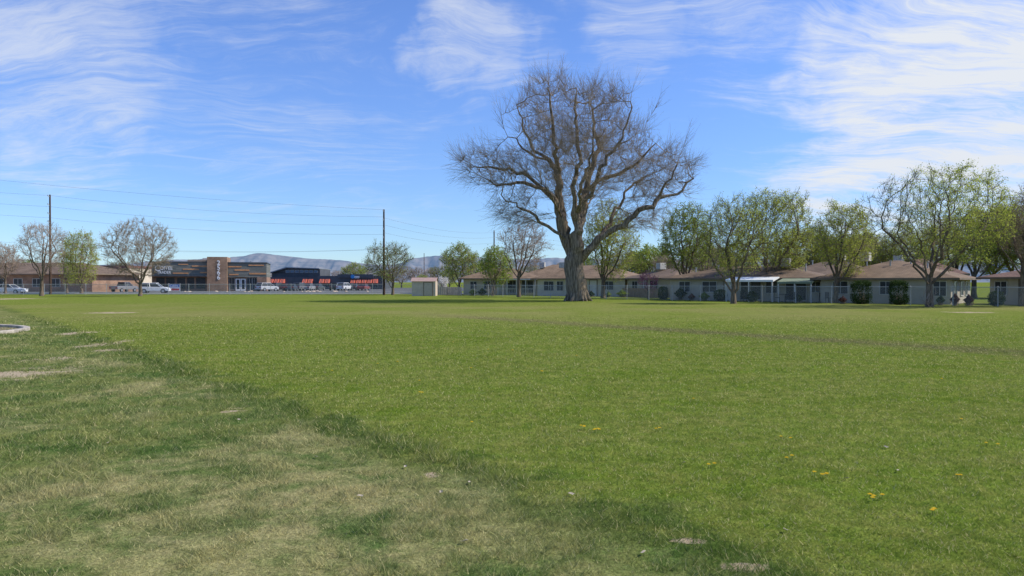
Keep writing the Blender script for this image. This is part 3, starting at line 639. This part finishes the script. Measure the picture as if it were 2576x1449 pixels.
def chair(x,d_,rot):
    e=thing('patio_chair','dark metal patio chair on patio','chair',GX(x,d_),rot,'patio chairs')
    MB().box(-.22,.22,-.22,.22,.42,.46).obj('seat',dark,e)
    b=MB()
    for i in range(5): b.box(-.2+i*.09,-.17+i*.09,.2,.23,.46,.9)
    b.box(-.22,.22,.2,.23,.9,.94).obj('backrest',dark,e)
    for sx in(-.2,.18):
        for sy in(-.2,.18): MB().box(sx,sx+.03,sy,sy+.03,0,.42).obj('leg',dark,e)
table(1975,66,0); chair(1955,66,1.2); chair(1995,65,-1.5); chair(2085,64,.3); table(1480,92,0); chair(1870,70,.5)
e=thing('garden_shed','small beige garden shed with pink-brown gable roof','shed',GX(1036,97))
MB().box(0,3.1,0,2.6,0,1.95).poly([(0,0,1.95),(0,2.6,1.95),(0,1.3,2.3)],[(0,1,2)]).poly([(3.1,0,1.95),(3.1,2.6,1.95),(3.1,1.3,2.3)],[(0,2,1)]).obj('wall',M('shed_siding',(.56,.46,.36),.8,.08,2.),e)
MB().poly([(-.15,-.2,1.92),(3.25,-.2,1.92),(3.25,1.3,2.42),(-.15,1.3,2.42),(-.15,2.8,1.92),(3.25,2.8,1.92)],[(0,1,2,3),(3,2,5,4)]).obj('roof',M('shed_roof',(.38,.26,.22),.8,.1,2.),e)
door(e,1.6,1.1,1.75,0.,M('shed_door',(.50,.41,.32),.8,.08,2.))
p1=Vector(GX(1097,102)); p2=Vector(GX(1162,100)); a=math.atan2(p2.y-p1.y,p2.x-p1.x); L_=(p2-p1).length
e=thing('privacy_fence','tan slatted privacy fence between shed and house','fence',(p1.x,p1.y),a)
b=MB()
for i in range(int(L_/.3)): b.box(i*.3,i*.3+.27,0,.04,.05,1.15)
b.obj('panel',M('fence_tan',(.56,.48,.38),.8,.15,2.),e)
for u in np.arange(0,L_,1.8): MB().box(u,u+.1,-.05,-.005,0,1.25).obj('post',M('fence_post_tan',(.5,.43,.34),.8,.15,2.),e)
p1=Vector(GX(1565,91)); p2=Vector(GX(1665,84)); a=math.atan2(p2.y-p1.y,p2.x-p1.x); L_=(p2-p1).length
e=thing('wooden_fence','weathered brown wooden board fence beside patio','fence',(p1.x,p1.y),a); b=MB()
for i in range(int(L_/.2)): b.box(i*.2,i*.2+.17,0,.03,0,1.1)
b.obj('panel',wood,e); MB().box(0,L_,.035,.08,.3,.38).obj('rail',wood,e); MB().box(0,L_,.035,.08,.85,.93).obj('rail',wood,e)
# ---------------------------------------------------------------- chain-link fences
m,nb,p=base_mat('chain_link')
tc=nb.new('ShaderNodeTexCoord').outputs['Object']; sp=nb.new('ShaderNodeSeparateXYZ'); nb.set(sp.inputs[0],tc)
def tri(a): return nb.m('ABSOLUTE',nb.m('SUBTRACT',nb.m('FRACT',nb.m('MULTIPLY',a,12.)),.5))
k1=nb.m('GREATER_THAN',tri(nb.m('ADD',sp.outputs[0],sp.outputs[2])),.45); k2=nb.m('GREATER_THAN',tri(nb.m('SUBTRACT',sp.outputs[0],sp.outputs[2])),.45)
nb.set(p.inputs['Alpha'],nb.m('MAXIMUM',k1,k2)); p.inputs['Base Color'].default_value=(.36,.36,.34,1); p.inputs['Roughness'].default_value=.6
CL=m
def chain(label,pa,pb,h=1.42,step=3.):
    p1=Vector(pa);p2=Vector(pb);L_=(p2-p1).length;a=math.atan2(p2.y-p1.y,p2.x-p1.x)
    e=thing('chain_link_fence',label,'fence',(p1.x,p1.y),a)
    MB().poly([(0,0,.03),(L_,0,.03),(L_,0,h),(0,0,h)],[(0,1,2,3)]).obj('mesh_panel',CL,e)
    MB().cyl((0,.0,h+.01),(L_,.0,h+.01),.026,k=6).obj('top_rail',greym,e)
    n_=int(round(L_/step))
    for i in range(n_+1):
        u=L_*i/n_; MB().cyl((u,.06,0),(u,.06,h+.05),.035,k=6).cyl((u,.06,h+.05),(u,.06,h+.09),.045,.01,k=6).obj('post',greym,e)
chain('long galvanised chain-link fence along the street side of lawn',(-88,106),(-14.5,108),1.5)
chain('galvanised chain-link fence between lawn and houses',GX(1160,99),GX(1690,72.5))
chain('galvanised chain-link fence in front of shaded house patios',GX(1690,72.5),GX(2290,58.5))
chain('galvanised chain-link fence beside house lawns',GX(2290,58.5),GX(2760,51.5))
# ---------------------------------------------------------------- street, kerbs, pavement
def sheet(name,label,pts,z,mat):
    o=MB().poly([(x,y,z) for x,y in pts],[tuple(range(len(pts)))]).obj(name,mat); o['kind']='structure'; o['label']=label; return o
asph=M('asphalt_worn',(.19,.18,.165),.9,.2,.6,.3); asph2=M('asphalt_lot',(.13,.128,.122),.9,.2,.5,.3); gravel=M('gravel_tan',(.44,.36,.27),.95,.35,2.,.5)
sheet('road','worn grey asphalt street beyond the fence',[(-160,114),(60,114),(60,125),(-160,125)],.008,asph)
sheet('gravel_bed','tan gravel landscaping strip',[(-160,127.2),(-12,127.2),(-12,136),(-160,136)],.008,gravel)
sheet('parking_lot','asphalt parking lot beside shops',[(-150,136.5),(-10,136.5),(-10,240),(-150,240)],.008,asph2)
for y0,y1,nm in((110.5,113.8,'pavement'),(125.2,127.,'pavement')):
    o=MB().box(-160,-10,y0,y1,-.05,.13).obj(nm,concrete); o['kind']='structure'; o['label']='pale concrete pavement with kerb'
wl=M('road_paint',(.7,.7,.66),.8,.1,3.)
b=MB()
for i in range(30): x=-120+i*3.; b.poly([(x,137,.014),(x+.12,137,.014),(x+.12,142,.014),(x,142,.014)],[(0,1,2,3)])
o=b.obj('road_marking',wl); o['kind']='structure'; o['label']='white parking bay lines'
ring=[(-17.85,26.6),(-17.75,25.9),(-18.1,25.0),(-18.9,24.1),(-20,23.3),(-22,22.5),(-25,21.9),(-30,21.6)]
ring0=[(-30,31.2),(-25,30.8),(-22,30.2),(-20,29.5),(-18.8,28.6),(-18.1,27.6)]
path=[Vector((x,y)) for x,y in ring0+ring]
def curb(path,wd,h):
    b=MB(); L2=[]
    for i,q in enumerate(path):
        t=(path[min(i+1,len(path)-1)]-path[max(i-1,0)]).normalized(); nn_=Vector((-t.y,t.x)); L2.append((q-nn_*wd/2,q+nn_*wd/2))
    vs=[]
    for l,r in L2: vs+=[(l.x,l.y,-.02),(l.x,l.y,h),(r.x,r.y,h),(r.x,r.y,-.02)]
    fs=[]
    for i in range(len(L2)-1):
        o_=i*4
        for j in range(3): fs.append((o_+j,o_+j+1,o_+5+j,o_+4+j))
    return b.poly(vs,fs)
def smooth_path(p,it=2):
    for _ in range(it):
        q=[p[0]]
        for a,b in zip(p[:-1],p[1:]): q+=[a.lerp(b,.25),a.lerp(b,.75)]
        q.append(p[-1]); p=q
    return p
path=smooth_path(path)
o=curb(path,.22,.11).obj('concrete_kerb',M('kerb_concrete',(.42,.37,.30),.9,.3,3.,.3),bevel=.02); tag(o,'curved pale concrete edging kerb around dirt play area','kerb')
sheet('dirt_bed','bare brown dirt inside the edging',[(q.x,q.y) for q in path[::-1]],.012,M('dirt_brown',(.25,.19,.11),.95,.35,1.2,.6))
# ---------------------------------------------------------------- utility poles and wires
insm=M('insulator',(.3,.3,.32),.3,.1,3.)
def pole(label,x,d_,top,r=.18):
    X,Y=GX(x,d_); h=Z(top,d_); e=thing('utility_pole',label,'utility pole',(X,Y))
    MB().cyl((0,0,-.2),(0,0,h),r,r*.62,k=12).obj('shaft',polem,e,smooth=False)
    for dz in(.35,1.6,2.9,4.1):
        i_=MB().cyl((0,0,h-dz),(.0,-.5,h-dz+.12),.04).obj('bracket',greym,e)
        MB().cyl((0,-.5,h-dz+.08),(0,-.5,h-dz+.3),.07,.04,k=8).obj('insulator',insm,i_)
    return (X,Y,h)
A_=pole('tall dark wooden utility pole by street fence',127,109,490); B_=pole('tall dark wooden utility pole beside budding tree',966,104.5,527)
C_=pole('dark wooden utility pole behind green tree',1243,150,580,.18); D_=pole('slim distant wooden utility pole',1067,240,637,.15)
wirem=M('wire_grey',(.18,.21,.26),.6,.1,1.)
def wire(p0,p1,sag,r=.0125,lab='thin overhead power line strung between poles'):
    p0=Vector(p0);p1=Vector(p1);n_=24;b=MB();pr=None
    for i in range(n_+1):
        t=i/n_;q=p0.lerp(p1,t);q.z-=sag*4*t*(1-t)
        if pr is not None: b.cyl(pr,q,r,k=4,caps=False)
        pr=q
    tag(b.obj('power_line',wirem),lab,'power line','power lines between poles')
def WP(x,y,d_): X,Y=GX(x,d_); return (X,Y,Z(y,d_))
bx,by,bh=B_; ax,ay,ah=A_
for dz,(yl) in ((1.1,492),(2.3,520),(3.55,548)):
    wire((bx,by-.5,bh-dz),WP(127,yl,108.5),.7); wire(WP(127,yl,108.5),WP(-500,yl-62,114),.5)
wire((bx,by,bh-.05),WP(-260,424,100),.6)
wire((bx,by,bh-5.6),WP(-200,590,108),1.2)
wire(WP(940,628,140),WP(440,633,150),.3); 
for dz in(.4,1.4,2.5): wire((bx,by-.5,bh-dz-.8),(C_[0],C_[1],C_[2]-dz),.8); wire((C_[0],C_[1],C_[2]-dz),WP(1900,640+dz*4,190),1.0)
# ---------------------------------------------------------------- text
def text(s,size,loc,mat,par,rotx=90,ext=.03,align='LEFT',name='lettering',sx=1.,off=.012):
    cu=bpy.data.curves.new('t','FONT'); cu.body=s; cu.size=size; cu.extrude=ext; cu.align_x=align; cu.offset=off*size
    to=bpy.data.objects.new('t',cu); C.objects.link(to); bpy.context.view_layer.update()
    me=bpy.data.meshes.new_from_object(to.evaluated_get(bpy.context.evaluated_depsgraph_get())); bpy.data.objects.remove(to)
    me.materials.clear(); me.materials.append(mat)
    o=bpy.data.objects.new(name,me); C.objects.link(o); o.parent=par; o.location=loc; o.rotation_euler=(R(rotx),0,0); o.scale=(sx,1,1); return o
letw=M('letter_white',(.85,.85,.83),.5,.02,2.)
orange=M('orange_panel',(.56,.27,.12),.6,.15,2.); 
m,nb,p=base_mat('siding_teal_grey')
tc=nb.new('ShaderNodeTexCoord').outputs['Object']; sp=nb.new('ShaderNodeSeparateXYZ'); nb.set(sp.inputs[0],tc)
fz=nb.m('FRACT',nb.m('MULTIPLY',sp.outputs[2],3.2)); row=nb.m('FLOOR',nb.m('MULTIPLY',sp.outputs[2],3.2))
rr=nb.new('ShaderNodeTexWhiteNoise',noise_dimensions='2D'); cbb=nb.new('ShaderNodeCombineXYZ'); nb.set(cbb.inputs[0],nb.m('FLOOR',nb.m('MULTIPLY',nb.m('ADD',sp.outputs[0],nb.m('MULTIPLY',row,.9)),.35))); nb.set(cbb.inputs[1],row); nb.set(rr.inputs[0],cbb.outputs[0])
c_=nb.mix(rr.outputs['Value'],(.13,.14,.12),(.235,.225,.19)); c_=nb.mix(nb.m('LESS_THAN',fz,.1),c_,(.06,.065,.065)); nb.set(p.inputs['Base Color'],c_); p.inputs['Roughness'].default_value=.8; p.inputs['Specular IOR Level'].default_value=.2
siding=m
stone=brick_mat('pylon_brick',(.38,.235,.15),(.30,.19,.12),(.23,.16,.11),.5,.16,.02)
steel=M('dark_steel',(.06,.065,.07),.5,.15,2.)
d0=150.; k=d0/F; U=lambda x:(x-382)*k*1.05; ZZ=lambda y:Z(y,d0)
e=thing('shop_building','modern shop with teal-grey siding, orange strips and brick pylon','building',GX(382,d0-2),R(15))
MB().box(0,U(505),0,14,ZZ(695),ZZ(660)).box(U(550),U(640),0,14,ZZ(697),ZZ(661)).obj('siding_wall',siding,e)
MB().box(0,U(505),.1,14,0,ZZ(695)).box(U(550),U(640),.6,14,0,ZZ(697)).box(U(618),U(640),0,.6,0,ZZ(697)).obj('brick_wall',brickb,e)
MB().box(U(505),U(550),-.8,6,0,ZZ(646)).obj('pylon',stone,e)
MB().box(U(455),U(505),3,12,ZZ(660),ZZ(652)).obj('roof_screen',M('screen_tan',(.40,.30,.22),.8,.1,2.),e)
MB().box(-.1,U(505),-.12,14.1,ZZ(660)+.003,ZZ(660)+.18).box(U(550),U(640)+.1,-.12,14.1,ZZ(661)+.003,ZZ(661)+.18).obj('coping',steel,e)
MB().box(-.2,U(505),-1.6,-.0,ZZ(695)-.05,ZZ(695)+.17).obj('canopy',steel,e)
for (xa,xb,ya,yb) in [(552,582,669,672),(598,634,665,668),(566,600,677,681),(600,639,686,690),(554,575,689,692),(470,504,668,671),(450,486,676,679),(428,462,686,689),(488,504,684,687),(440,462,664,666.5)]:
    MB().box(U(xa),U(xb),-.06,-.003,ZZ(yb),ZZ(ya)).obj('orange_strip',orange,e)
for xa,xb in((392,410),(414,432),(438,455),(460,475),(480,500)): window(e,U(xa),(xb-xa)*k,.55,ZZ(699),.1,1,steel)
for i,(xa,xb) in enumerate(((553,566),(568,579),(580,591),(594,606),(607,617))): 
    if i in(1,2): 
        dr=MB().box(U(xa),U(xb),.5,.58,.05,ZZ(701)).obj('door',glass,e); t=.18
        a0,a1,zt=U(xa),U(xb),ZZ(701); MB().box(a0,a0+t,.44,.5,.05,zt).box(a1-t,a1,.44,.5,.05,zt).box(a0+t,a1-t,.44,.5,zt-t,zt).box(a0+t,a1-t,.44,.5,.05,.35).obj('frame',whitem,dr)
    else: window(e,U(xa),(xb-xa)*k,.3,ZZ(699),.6,1,greym)
text('C',1.6,(U(388),-.12,ZZ(682)),letw,e,off=0); text('OFFEE',1.0,(U(400),-.12,ZZ(679)),letw,e,sx=.85,off=0); text('TRADER',.8,(U(394),-.12,ZZ(690)+.1),letw,e,sx=.85,off=0)
for i,ch in enumerate('2566'): text(ch,1.25,(U(531),-.86,ZZ(666+i*12.3)),letw,e,align='CENTER',off=.012)
MB().box(U(600),U(603),2,2.3,ZZ(661),ZZ(661)+.5).obj('roof_vent',greym,e); MB().box(U(486),U(496),5,6,ZZ(652),ZZ(652)+.4).obj('roof_vent',greym,e)
# ---- far grey shopping building
d0=192.; k2=d0/F; U2=lambda x:(x-645)*k2; Z2=lambda y:Z(y,d0)
dg=M('panel_dark_grey',(.085,.09,.098),.7,.15,.4); bl=M('clerestory_blue',(.10,.16,.24),.2,.2,1.,spec=.8); redm=M('awning_red',(.55,.13,.08),.7,.1,2.)
e=thing('shopping_building','dark grey retail building with shed roof and red striped awnings','building',GX(645,d0),R(1))
MB().box(0,U2(800),0,18,0,Z2(697)).box(U2(800),U2(962),-.6,18,0,Z2(694)).box(U2(672),U2(795),4,16,Z2(697),Z2(684)).box(U2(850),U2(940),-.9,6,Z2(694)-.5,Z2(690)).obj('wall',dg,e)
MB().extrude_y([(U2(668),Z2(687)),(U2(712),Z2(673.5)),(U2(795),Z2(676)),(U2(795),Z2(674)),(U2(711),Z2(671)),(U2(667),Z2(685))],3,17).obj('roof',M('roof_metal_grey',(.22,.24,.26),.5,.1,2.),e)
MB().extrude_y([(U2(672),Z2(686.5)),(U2(712),Z2(674)),(U2(795),Z2(676.5)),(U2(795),Z2(684)),(U2(672),Z2(687))],4,16).obj('gable_wall',dg,e)
for i in range(7): window(e,U2(708+i*12),9*k2,Z2(685),Z2(679),3.99,0,greym).data.materials[0]=bl
for xa in (650,664,678,692,706,762,776,806,820,884,898,912,926,940):
    y0=-.0 if xa<800 else -.6; a0,a1=U2(xa),U2(xa+11)
    aw=MB().poly([(a0,y0-.02,Z2(702)),(a1,y0-.02,Z2(702)),(a1,y0-1.3,Z2(712)),(a0,y0-1.3,Z2(712)),(a0,y0-.02,Z2(712)),(a1,y0-.02,Z2(712))],[(0,3,2,1),(0,4,3),(1,2,5)]).obj('awning',redm,e)
    b=MB()
    for q in(.35,.65):
        c_=a0+(a1-a0)*q; b.poly([(c_-.06,y0-.05,Z2(702)+.02),(c_+.06,y0-.05,Z2(702)+.02),(c_+.06,y0-1.32,Z2(712)+.02),(c_-.06,y0-1.32,Z2(712)+.02)],[(0,3,2,1)])
    b.obj('stripe',steel,aw)
    window(e,a0+.1,(a1-a0)-.2,.4,Z2(713),y0,1,greym)
sg=MB().cyl((U2(888),-1.05,Z2(696)),(U2(888),-.9,Z2(696)),.5,k=20).obj('sign_emblem',M('sign_blue',(.05,.25,.55),.5,.1,2.),e)
b=MB()
for i,(q,l_) in enumerate(((892.5,3),(896,2.2),(898.7,3),(902.2,2.6))): b.box(U2(q),U2(q+l_),-1.0,-.9,Z2(698.3),Z2(695))
b.box(U2(893),U2(904),-1.0,-.9,Z2(700),Z2(699.2)).obj('sign_lettering',letw,e)
d0=178.; k3=d0/F
e=thing('commercial_building','cream two-storey building with dark red parapet','building',GX(246,d0),0)
MB().box(0,76*k3,0,12,0,Z(674,d0)).obj('wall',M('stucco_cream',(.60,.51,.38),.9,.08,1.),e)
MB().box(-.2,76*k3+.2,-.3,12.2,Z(674,d0)+.002,Z(668,d0)).obj('parapet',M('parapet_red',(.22,.10,.08),.8,.1,1.),e)
MB().box(42*k3,60*k3,-.5,-.002,0,Z(672,d0)).obj('facade_panel',M('stucco_red_brown',(.30,.15,.11),.9,.1,1.),e)
for xa in(4,16,28,64): window(e,xa*k3,8*k3,Z(690,d0),Z(680,d0),0,1,steel); window(e,xa*k3,8*k3,Z(712,d0),Z(698,d0),0,1,steel)
house('brick_house','long brown brick building with wide shingle roof',GX(-190,134),GX(232,131),14,3.2,5.5,brickb,roof2,wins=[(3+i*3.6,1.6,1.0,2.4) for i in range(7)],over=1.)
e=thing('banner','white and blue advertising banner on posts by street','banner',GX(426,127))
MB().box(0,1.8,0,.03,.3,1.5).obj('banner_cloth',M('banner_white',(.7,.72,.75),.7,.05,2.),e)
MB().box(.05,1.75,-.02,-.004,.95,1.45).obj('banner_field',M('banner_blue',(.04,.16,.45),.7,.05,2.),e); MB().box(.1,1.7,-.02,-.004,.4,.72).obj('banner_stripe',M('banner_red',(.55,.05,.05),.7,.05,2.),e)
text('Cabins',.52,(.12,-.03,1.02),letw,e,ext=.005)
MB().cyl((-.05,.02,0),(-.05,.02,1.6),.04).obj('post',greym,e); MB().cyl((1.85,.02,0),(1.85,.02,1.6),.04).obj('post',greym,e)
# ---------------------------------------------------------------- cars
tyre=M('tyre_rubber',(.025,.025,.025),.9,.1,2.); rim=M('wheel_rim',(.45,.45,.46),.35,.1,2.,metal=.6)
lampw=M('headlight_clear',(.6,.62,.65),.15,.05,2.,spec=.8); lampr=M('taillight_red',(.35,.02,.02),.3,.05,2.)
def car(name,label,x,d_,rot,c,kind='sedan',grp='cars parked near the shops'):
    pm=M('car_paint_%02d%02d%02d'%tuple(int(q*99) for q in c),c,.3,.05,1.,spec=.6)
    e=thing(name,label,'car' if kind!='pickup' else 'pickup truck',GX(x,d_),rot,grp)
    if kind=='sedan': L_,h,hb=4.6,1.45,.92; prof=[(-2.3,.3),(-2.3,.72),(-2.2,.92),(-1.4,.98),(.9,.95),(1.9,.82),(2.25,.68),(2.3,.3)]; gb=[(-1.75,.96),(.95,.93)]; gt=[(-1.0,1.43),(.25,1.45)]
    elif kind=='suv': L_,h,hb=4.6,1.68,1.0; prof=[(-2.3,.35),(-2.32,.8),(-2.25,1.05),(-1.4,1.08),(.95,1.04),(1.85,.96),(2.22,.8),(2.3,.35)]; gb=[(-2.2,1.05),(1.1,1.02)]; gt=[(-1.75,1.64),(.3,1.68)]
    else: L_,h,hb=5.6,1.85,1.1; prof=[(-2.8,.5),(-2.82,1.15),(-.5,1.16),(1.2,1.14),(2.5,1.08),(2.78,.95),(2.8,.45)]; gb=[(-.75,1.15),(1.35,1.13)]; gt=[(-.6,1.8),(.65,1.82)]
    w_=.9; b=MB(); b.extrude_y(prof,-w_,w_); bd=b.obj('body',pm,e,bevel=.09,smooth=False)
    wi=.86; wt=.66
    vs=[(gb[0][0],-wi,gb[0][1]),(gb[1][0],-wi,gb[1][1]),(gb[1][0],wi,gb[1][1]),(gb[0][0],wi,gb[0][1]),(gt[0][0],-wt,gt[0][1]),(gt[1][0],-wt,gt[1][1]),(gt[1][0],wt,gt[1][1]),(gt[0][0],wt,gt[0][1])]
    MB().poly(vs,[(4,5,6,7),(0,1,5,4),(1,2,6,5),(2,3,7,6),(3,0,4,7)]).obj('window',glass,e)
    MB().box(gt[0][0]-.1,gt[1][0]+.1,-wt-.03,wt+.03,gt[0][1]-.03,gt[1][1]+.03).obj('roof',pm,e,bevel=.03)
    b=MB()
    for sy in(-1,1):
        for t in(0,.5,1):
            xb=gb[0][0]*(1-t)+gb[1][0]*t; xt=gt[0][0]*(1-t)+gt[1][0]*t
            b.cyl((xb,sy*(wi+.005),gb[0][1]-.02),(xt,sy*(wt+.01),gt[0][1]),.04,k=6)
    b.obj('pillar',pm,e)
    xw=L_/2*.62
    for sx in(-xw,xw):
        for sy in(-1,1):
            r=.33 if kind=='sedan' else .37
            wh=MB().cyl((sx,sy*.72,r),(sx,sy*.93,r),r,k=20).obj('wheel',tyre,e); MB().cyl((sx,sy*.931,r),(sx,sy*.945,r),r*.62,k=14).obj('rim',rim,wh)
    for sy in(-.62,.62):
        MB().box(L_/2-.12,L_/2+.01,sy-.2,sy+.2,.62,.78).obj('headlight',lampw,e); MB().box(-L_/2-.03,-L_/2+.1,sy-.2,sy+.2,.7,.9).obj('taillight',lampr,e)
car('parked_car','white sedan driving past behind the chain-link fence',26,116.5,0,(.75,.75,.74),'sedan','cars on the street')
car('parked_car','white sport utility vehicle stopped beside banner',390,121,R(12),(.76,.76,.75),'suv','cars on the street')
car('pickup_truck','grey pickup truck parked behind round bare tree',312,136,R(80),(.22,.22,.23),'pickup')
car('parked_car','silver sport utility vehicle parked near shop',672,148,R(60),(.5,.51,.52),'suv')
for x,d_,r,c,kd,lb in [(698,152,80,(.05,.05,.06),'suv','black sport utility vehicle in parking lot'),(716,153,85,(.10,.03,.03),'sedan','dark red sedan in parking lot'),(734,153,95,(.06,.07,.09),'sedan','dark blue sedan in parking lot'),(756,158,80,(.16,.16,.17),'suv','grey sport utility vehicle in parking lot'),
    (778,160,85,(.3,.3,.31),'sedan','silver sedan in parking lot'),(846,162,85,(.05,.05,.05),'suv','black sport utility vehicle in parking lot'),(868,160,75,(.7,.7,.7),'suv','white sport utility vehicle in parking lot'),(890,163,90,(.08,.08,.09),'sedan','dark sedan in parking lot'),(915,162,85,(.25,.05,.04),'sedan','red sedan in parking lot'),
    (800,164,85,(.07,.08,.08),'sedan','dark sedan in parking lot'),(275,140,80,(.05,.05,.06),'suv','black sport utility vehicle behind bare tree')]:
    car('parked_car',lb,x,d_,R(r),c,kd)
sm=M('boulder_tan',(.42,.34,.26),.9,.2,2.,.4)
for i in range(26):
    x=rg.uniform(460,950); d_=rg.uniform(128,135); X,Y=GX(x,d_); me=bpy.data.meshes.new('boulder'); 
    bm=bmesh.new(); bmesh.ops.create_icosphere(bm,subdivisions=2,radius=rg.uniform(.2,.45))
    for v_ in bm.verts: v_.co*=1+.3*mnoise.noise(v_.co*3+Vector((i*7,0,0))); v_.co.z*=.6
    bm.to_mesh(me); bm.free(); me.materials.append(sm); o=bpy.data.objects.new('boulder',me); C.objects.link(o); o.location=(X,Y,.1); tag(o,'tan landscaping boulder in roadside gravel','boulder','boulders along the street')
# ---------------------------------------------------------------- dandelions and dry leaves
dm_=M('dandelion_yellow',(.80,.55,.02),.8,.12,20.); gm_=M('dandelion_stem',(.10,.18,.04),.8,.1,5.)
rd=random.Random(12)
b=MB(); z=.042; R_=.018
for kx in range(12):
    a=kx*math.pi/6; b.poly([(0,0,z),(math.cos(a-.2)*R_,math.sin(a-.2)*R_,z+.008),(math.cos(a)*R_*1.15,math.sin(a)*R_*1.15,z+.006),(math.cos(a+.2)*R_,math.sin(a+.2)*R_,z+.008)],[(0,1,2,3)])
    b.poly([(0,0,z+.004),(math.cos(a-.2)*R_*.5,math.sin(a-.2)*R_*.5,z+.012),(math.cos(a+.2)*R_*.5,math.sin(a+.2)*R_*.5,z+.012)],[(0,1,2)])
fh=None
DP=[(1462,1080,2),(1470,1081,1),(1498,1089,2),(1508,1090,2),(1055,965,1),(1056,995,1),(1062,996,1),(1140,865,1),(1990,1112,2),(1980,1163,2),(1798,1178,2),(2050,1200,2),(2082,1204,2),(2190,1258,2),(2200,1262,2),(2348,1299,2),(2418,1208,2),(2512,1128,2),(835,939,1),(1365,941,2),(1185,932,1),(950,921,1),(2420,1063,1),(1187,1071,1),(1660,1086,2),(1290,886,2),(1228,884,1),(1000,916,1),(1684,912,1),(2370,960,1),(1450,900,1),(1745,1010,1)]
for i,(x,y,nn_) in enumerate(DP):
    for j in range(nn_):
        X,Y=G(x,y); e=thing('dandelion','yellow dandelion flower blooming in the lawn','flower',(X+rd.uniform(-.09,.09)*(j>0),Y+rd.uniform(-.1,.1)*(j>0)),i*1.3+j,'dandelions in the grass')
        if fh is None:
            fh=b.obj('flower_head',dm_,e); sh_=MB().cyl((0,0,0),(0,0,z),.002,k=4,caps=False).obj('stalk',gm_,e)
        else:
            for q in (fh,sh_): z_=q.copy(); z_.parent=e; C.objects.link(z_)
        if y<1000: e.scale=(1.2,)*3
lm=M('dry_leaf_pale',(.42,.36,.27),.8,.2,10.)
b=MB().poly([(-.03,0,0),(-.012,.015,.007),(.018,.012,.006),(.03,0,.012),(.012,-.017,.005),(-.018,-.012,.009),(0,0,0)],[(0,1,6),(1,2,6),(2,3,6),(3,4,6),(4,5,6),(5,0,6)])
lp=None
for i,(x,y) in enumerate([(1437,1250),(1978,1342),(1168,1371),(1110,1245),(905,1255),(795,1155),(1620,1400),(2230,1130),(2260,1190),(2130,1210),(270,1120),(600,1060),(1180,1220),(1720,1170),(1020,1180)]):
    X,Y=G(x,y)
    if lp is None: o=b.obj('dry_leaf',lm); lp=o
    else: o=lp.copy(); C.objects.link(o)
    o.location=(X,Y,.022); o.rotation_euler=(.3,.2,i*1.7); tag(o,'pale dry leaf lying on the lawn','leaf','dry leaves on the lawn')
# ---------------------------------------------------------------- mountains
m,nb,p=base_mat('mesa_rock_hazed')
tc=nb.new('ShaderNodeTexCoord').outputs['Object']
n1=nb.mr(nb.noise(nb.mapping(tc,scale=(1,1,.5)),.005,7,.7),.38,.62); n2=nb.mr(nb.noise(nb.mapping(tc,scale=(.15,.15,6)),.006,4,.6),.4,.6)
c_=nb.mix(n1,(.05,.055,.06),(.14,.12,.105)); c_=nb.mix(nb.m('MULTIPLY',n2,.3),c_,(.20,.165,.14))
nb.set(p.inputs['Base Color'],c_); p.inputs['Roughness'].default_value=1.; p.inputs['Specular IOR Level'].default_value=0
p.inputs['Emission Color'].default_value=(.20,.33,.56,1); p.inputs['Emission Strength'].default_value=.5  # aerial haze painted in: bluish glow over the rock colour
def mesa(name,label,dist,prof,seed):
    xs=np.arange(-400,3100,4); ys=np.interp(xs,[a for a,b in prof],[b for a,b in prof])
    rows=16; V=[]
    for j in range(rows):
        t=j/(rows-1)
        for x,y in zip(xs,ys):
            X=(x-CX)/F*dist; h=max(5,Z(y,dist)); h*=1+.03*mnoise.noise(Vector((X*.004,seed,0)))+.015*mnoise.noise(Vector((X*.015,seed,2)))
            prof_z=(t**.8 if t<.5 else .574+.426*min(1,(t-.5)/.25)**.6) if t>0 else 0
            g_=mnoise.ridged_multi_fractal(Vector((X*.0022,seed,t*.5)),.9,2.2,5,1.,2.)-1.2
            V.append((X,dist-(1-t)*1500-g_*500*(1-t*.7)*min(1,t*4),h*min(1,prof_z)))
    n_=len(xs); V=np.array(V); i,j=np.meshgrid(np.arange(n_-1),np.arange(rows-1)); i=i.ravel();j=j.ravel()
    Fq=np.stack([j*n_+i,j*n_+i+1,(j+1)*n_+i+1,(j+1)*n_+i],1)
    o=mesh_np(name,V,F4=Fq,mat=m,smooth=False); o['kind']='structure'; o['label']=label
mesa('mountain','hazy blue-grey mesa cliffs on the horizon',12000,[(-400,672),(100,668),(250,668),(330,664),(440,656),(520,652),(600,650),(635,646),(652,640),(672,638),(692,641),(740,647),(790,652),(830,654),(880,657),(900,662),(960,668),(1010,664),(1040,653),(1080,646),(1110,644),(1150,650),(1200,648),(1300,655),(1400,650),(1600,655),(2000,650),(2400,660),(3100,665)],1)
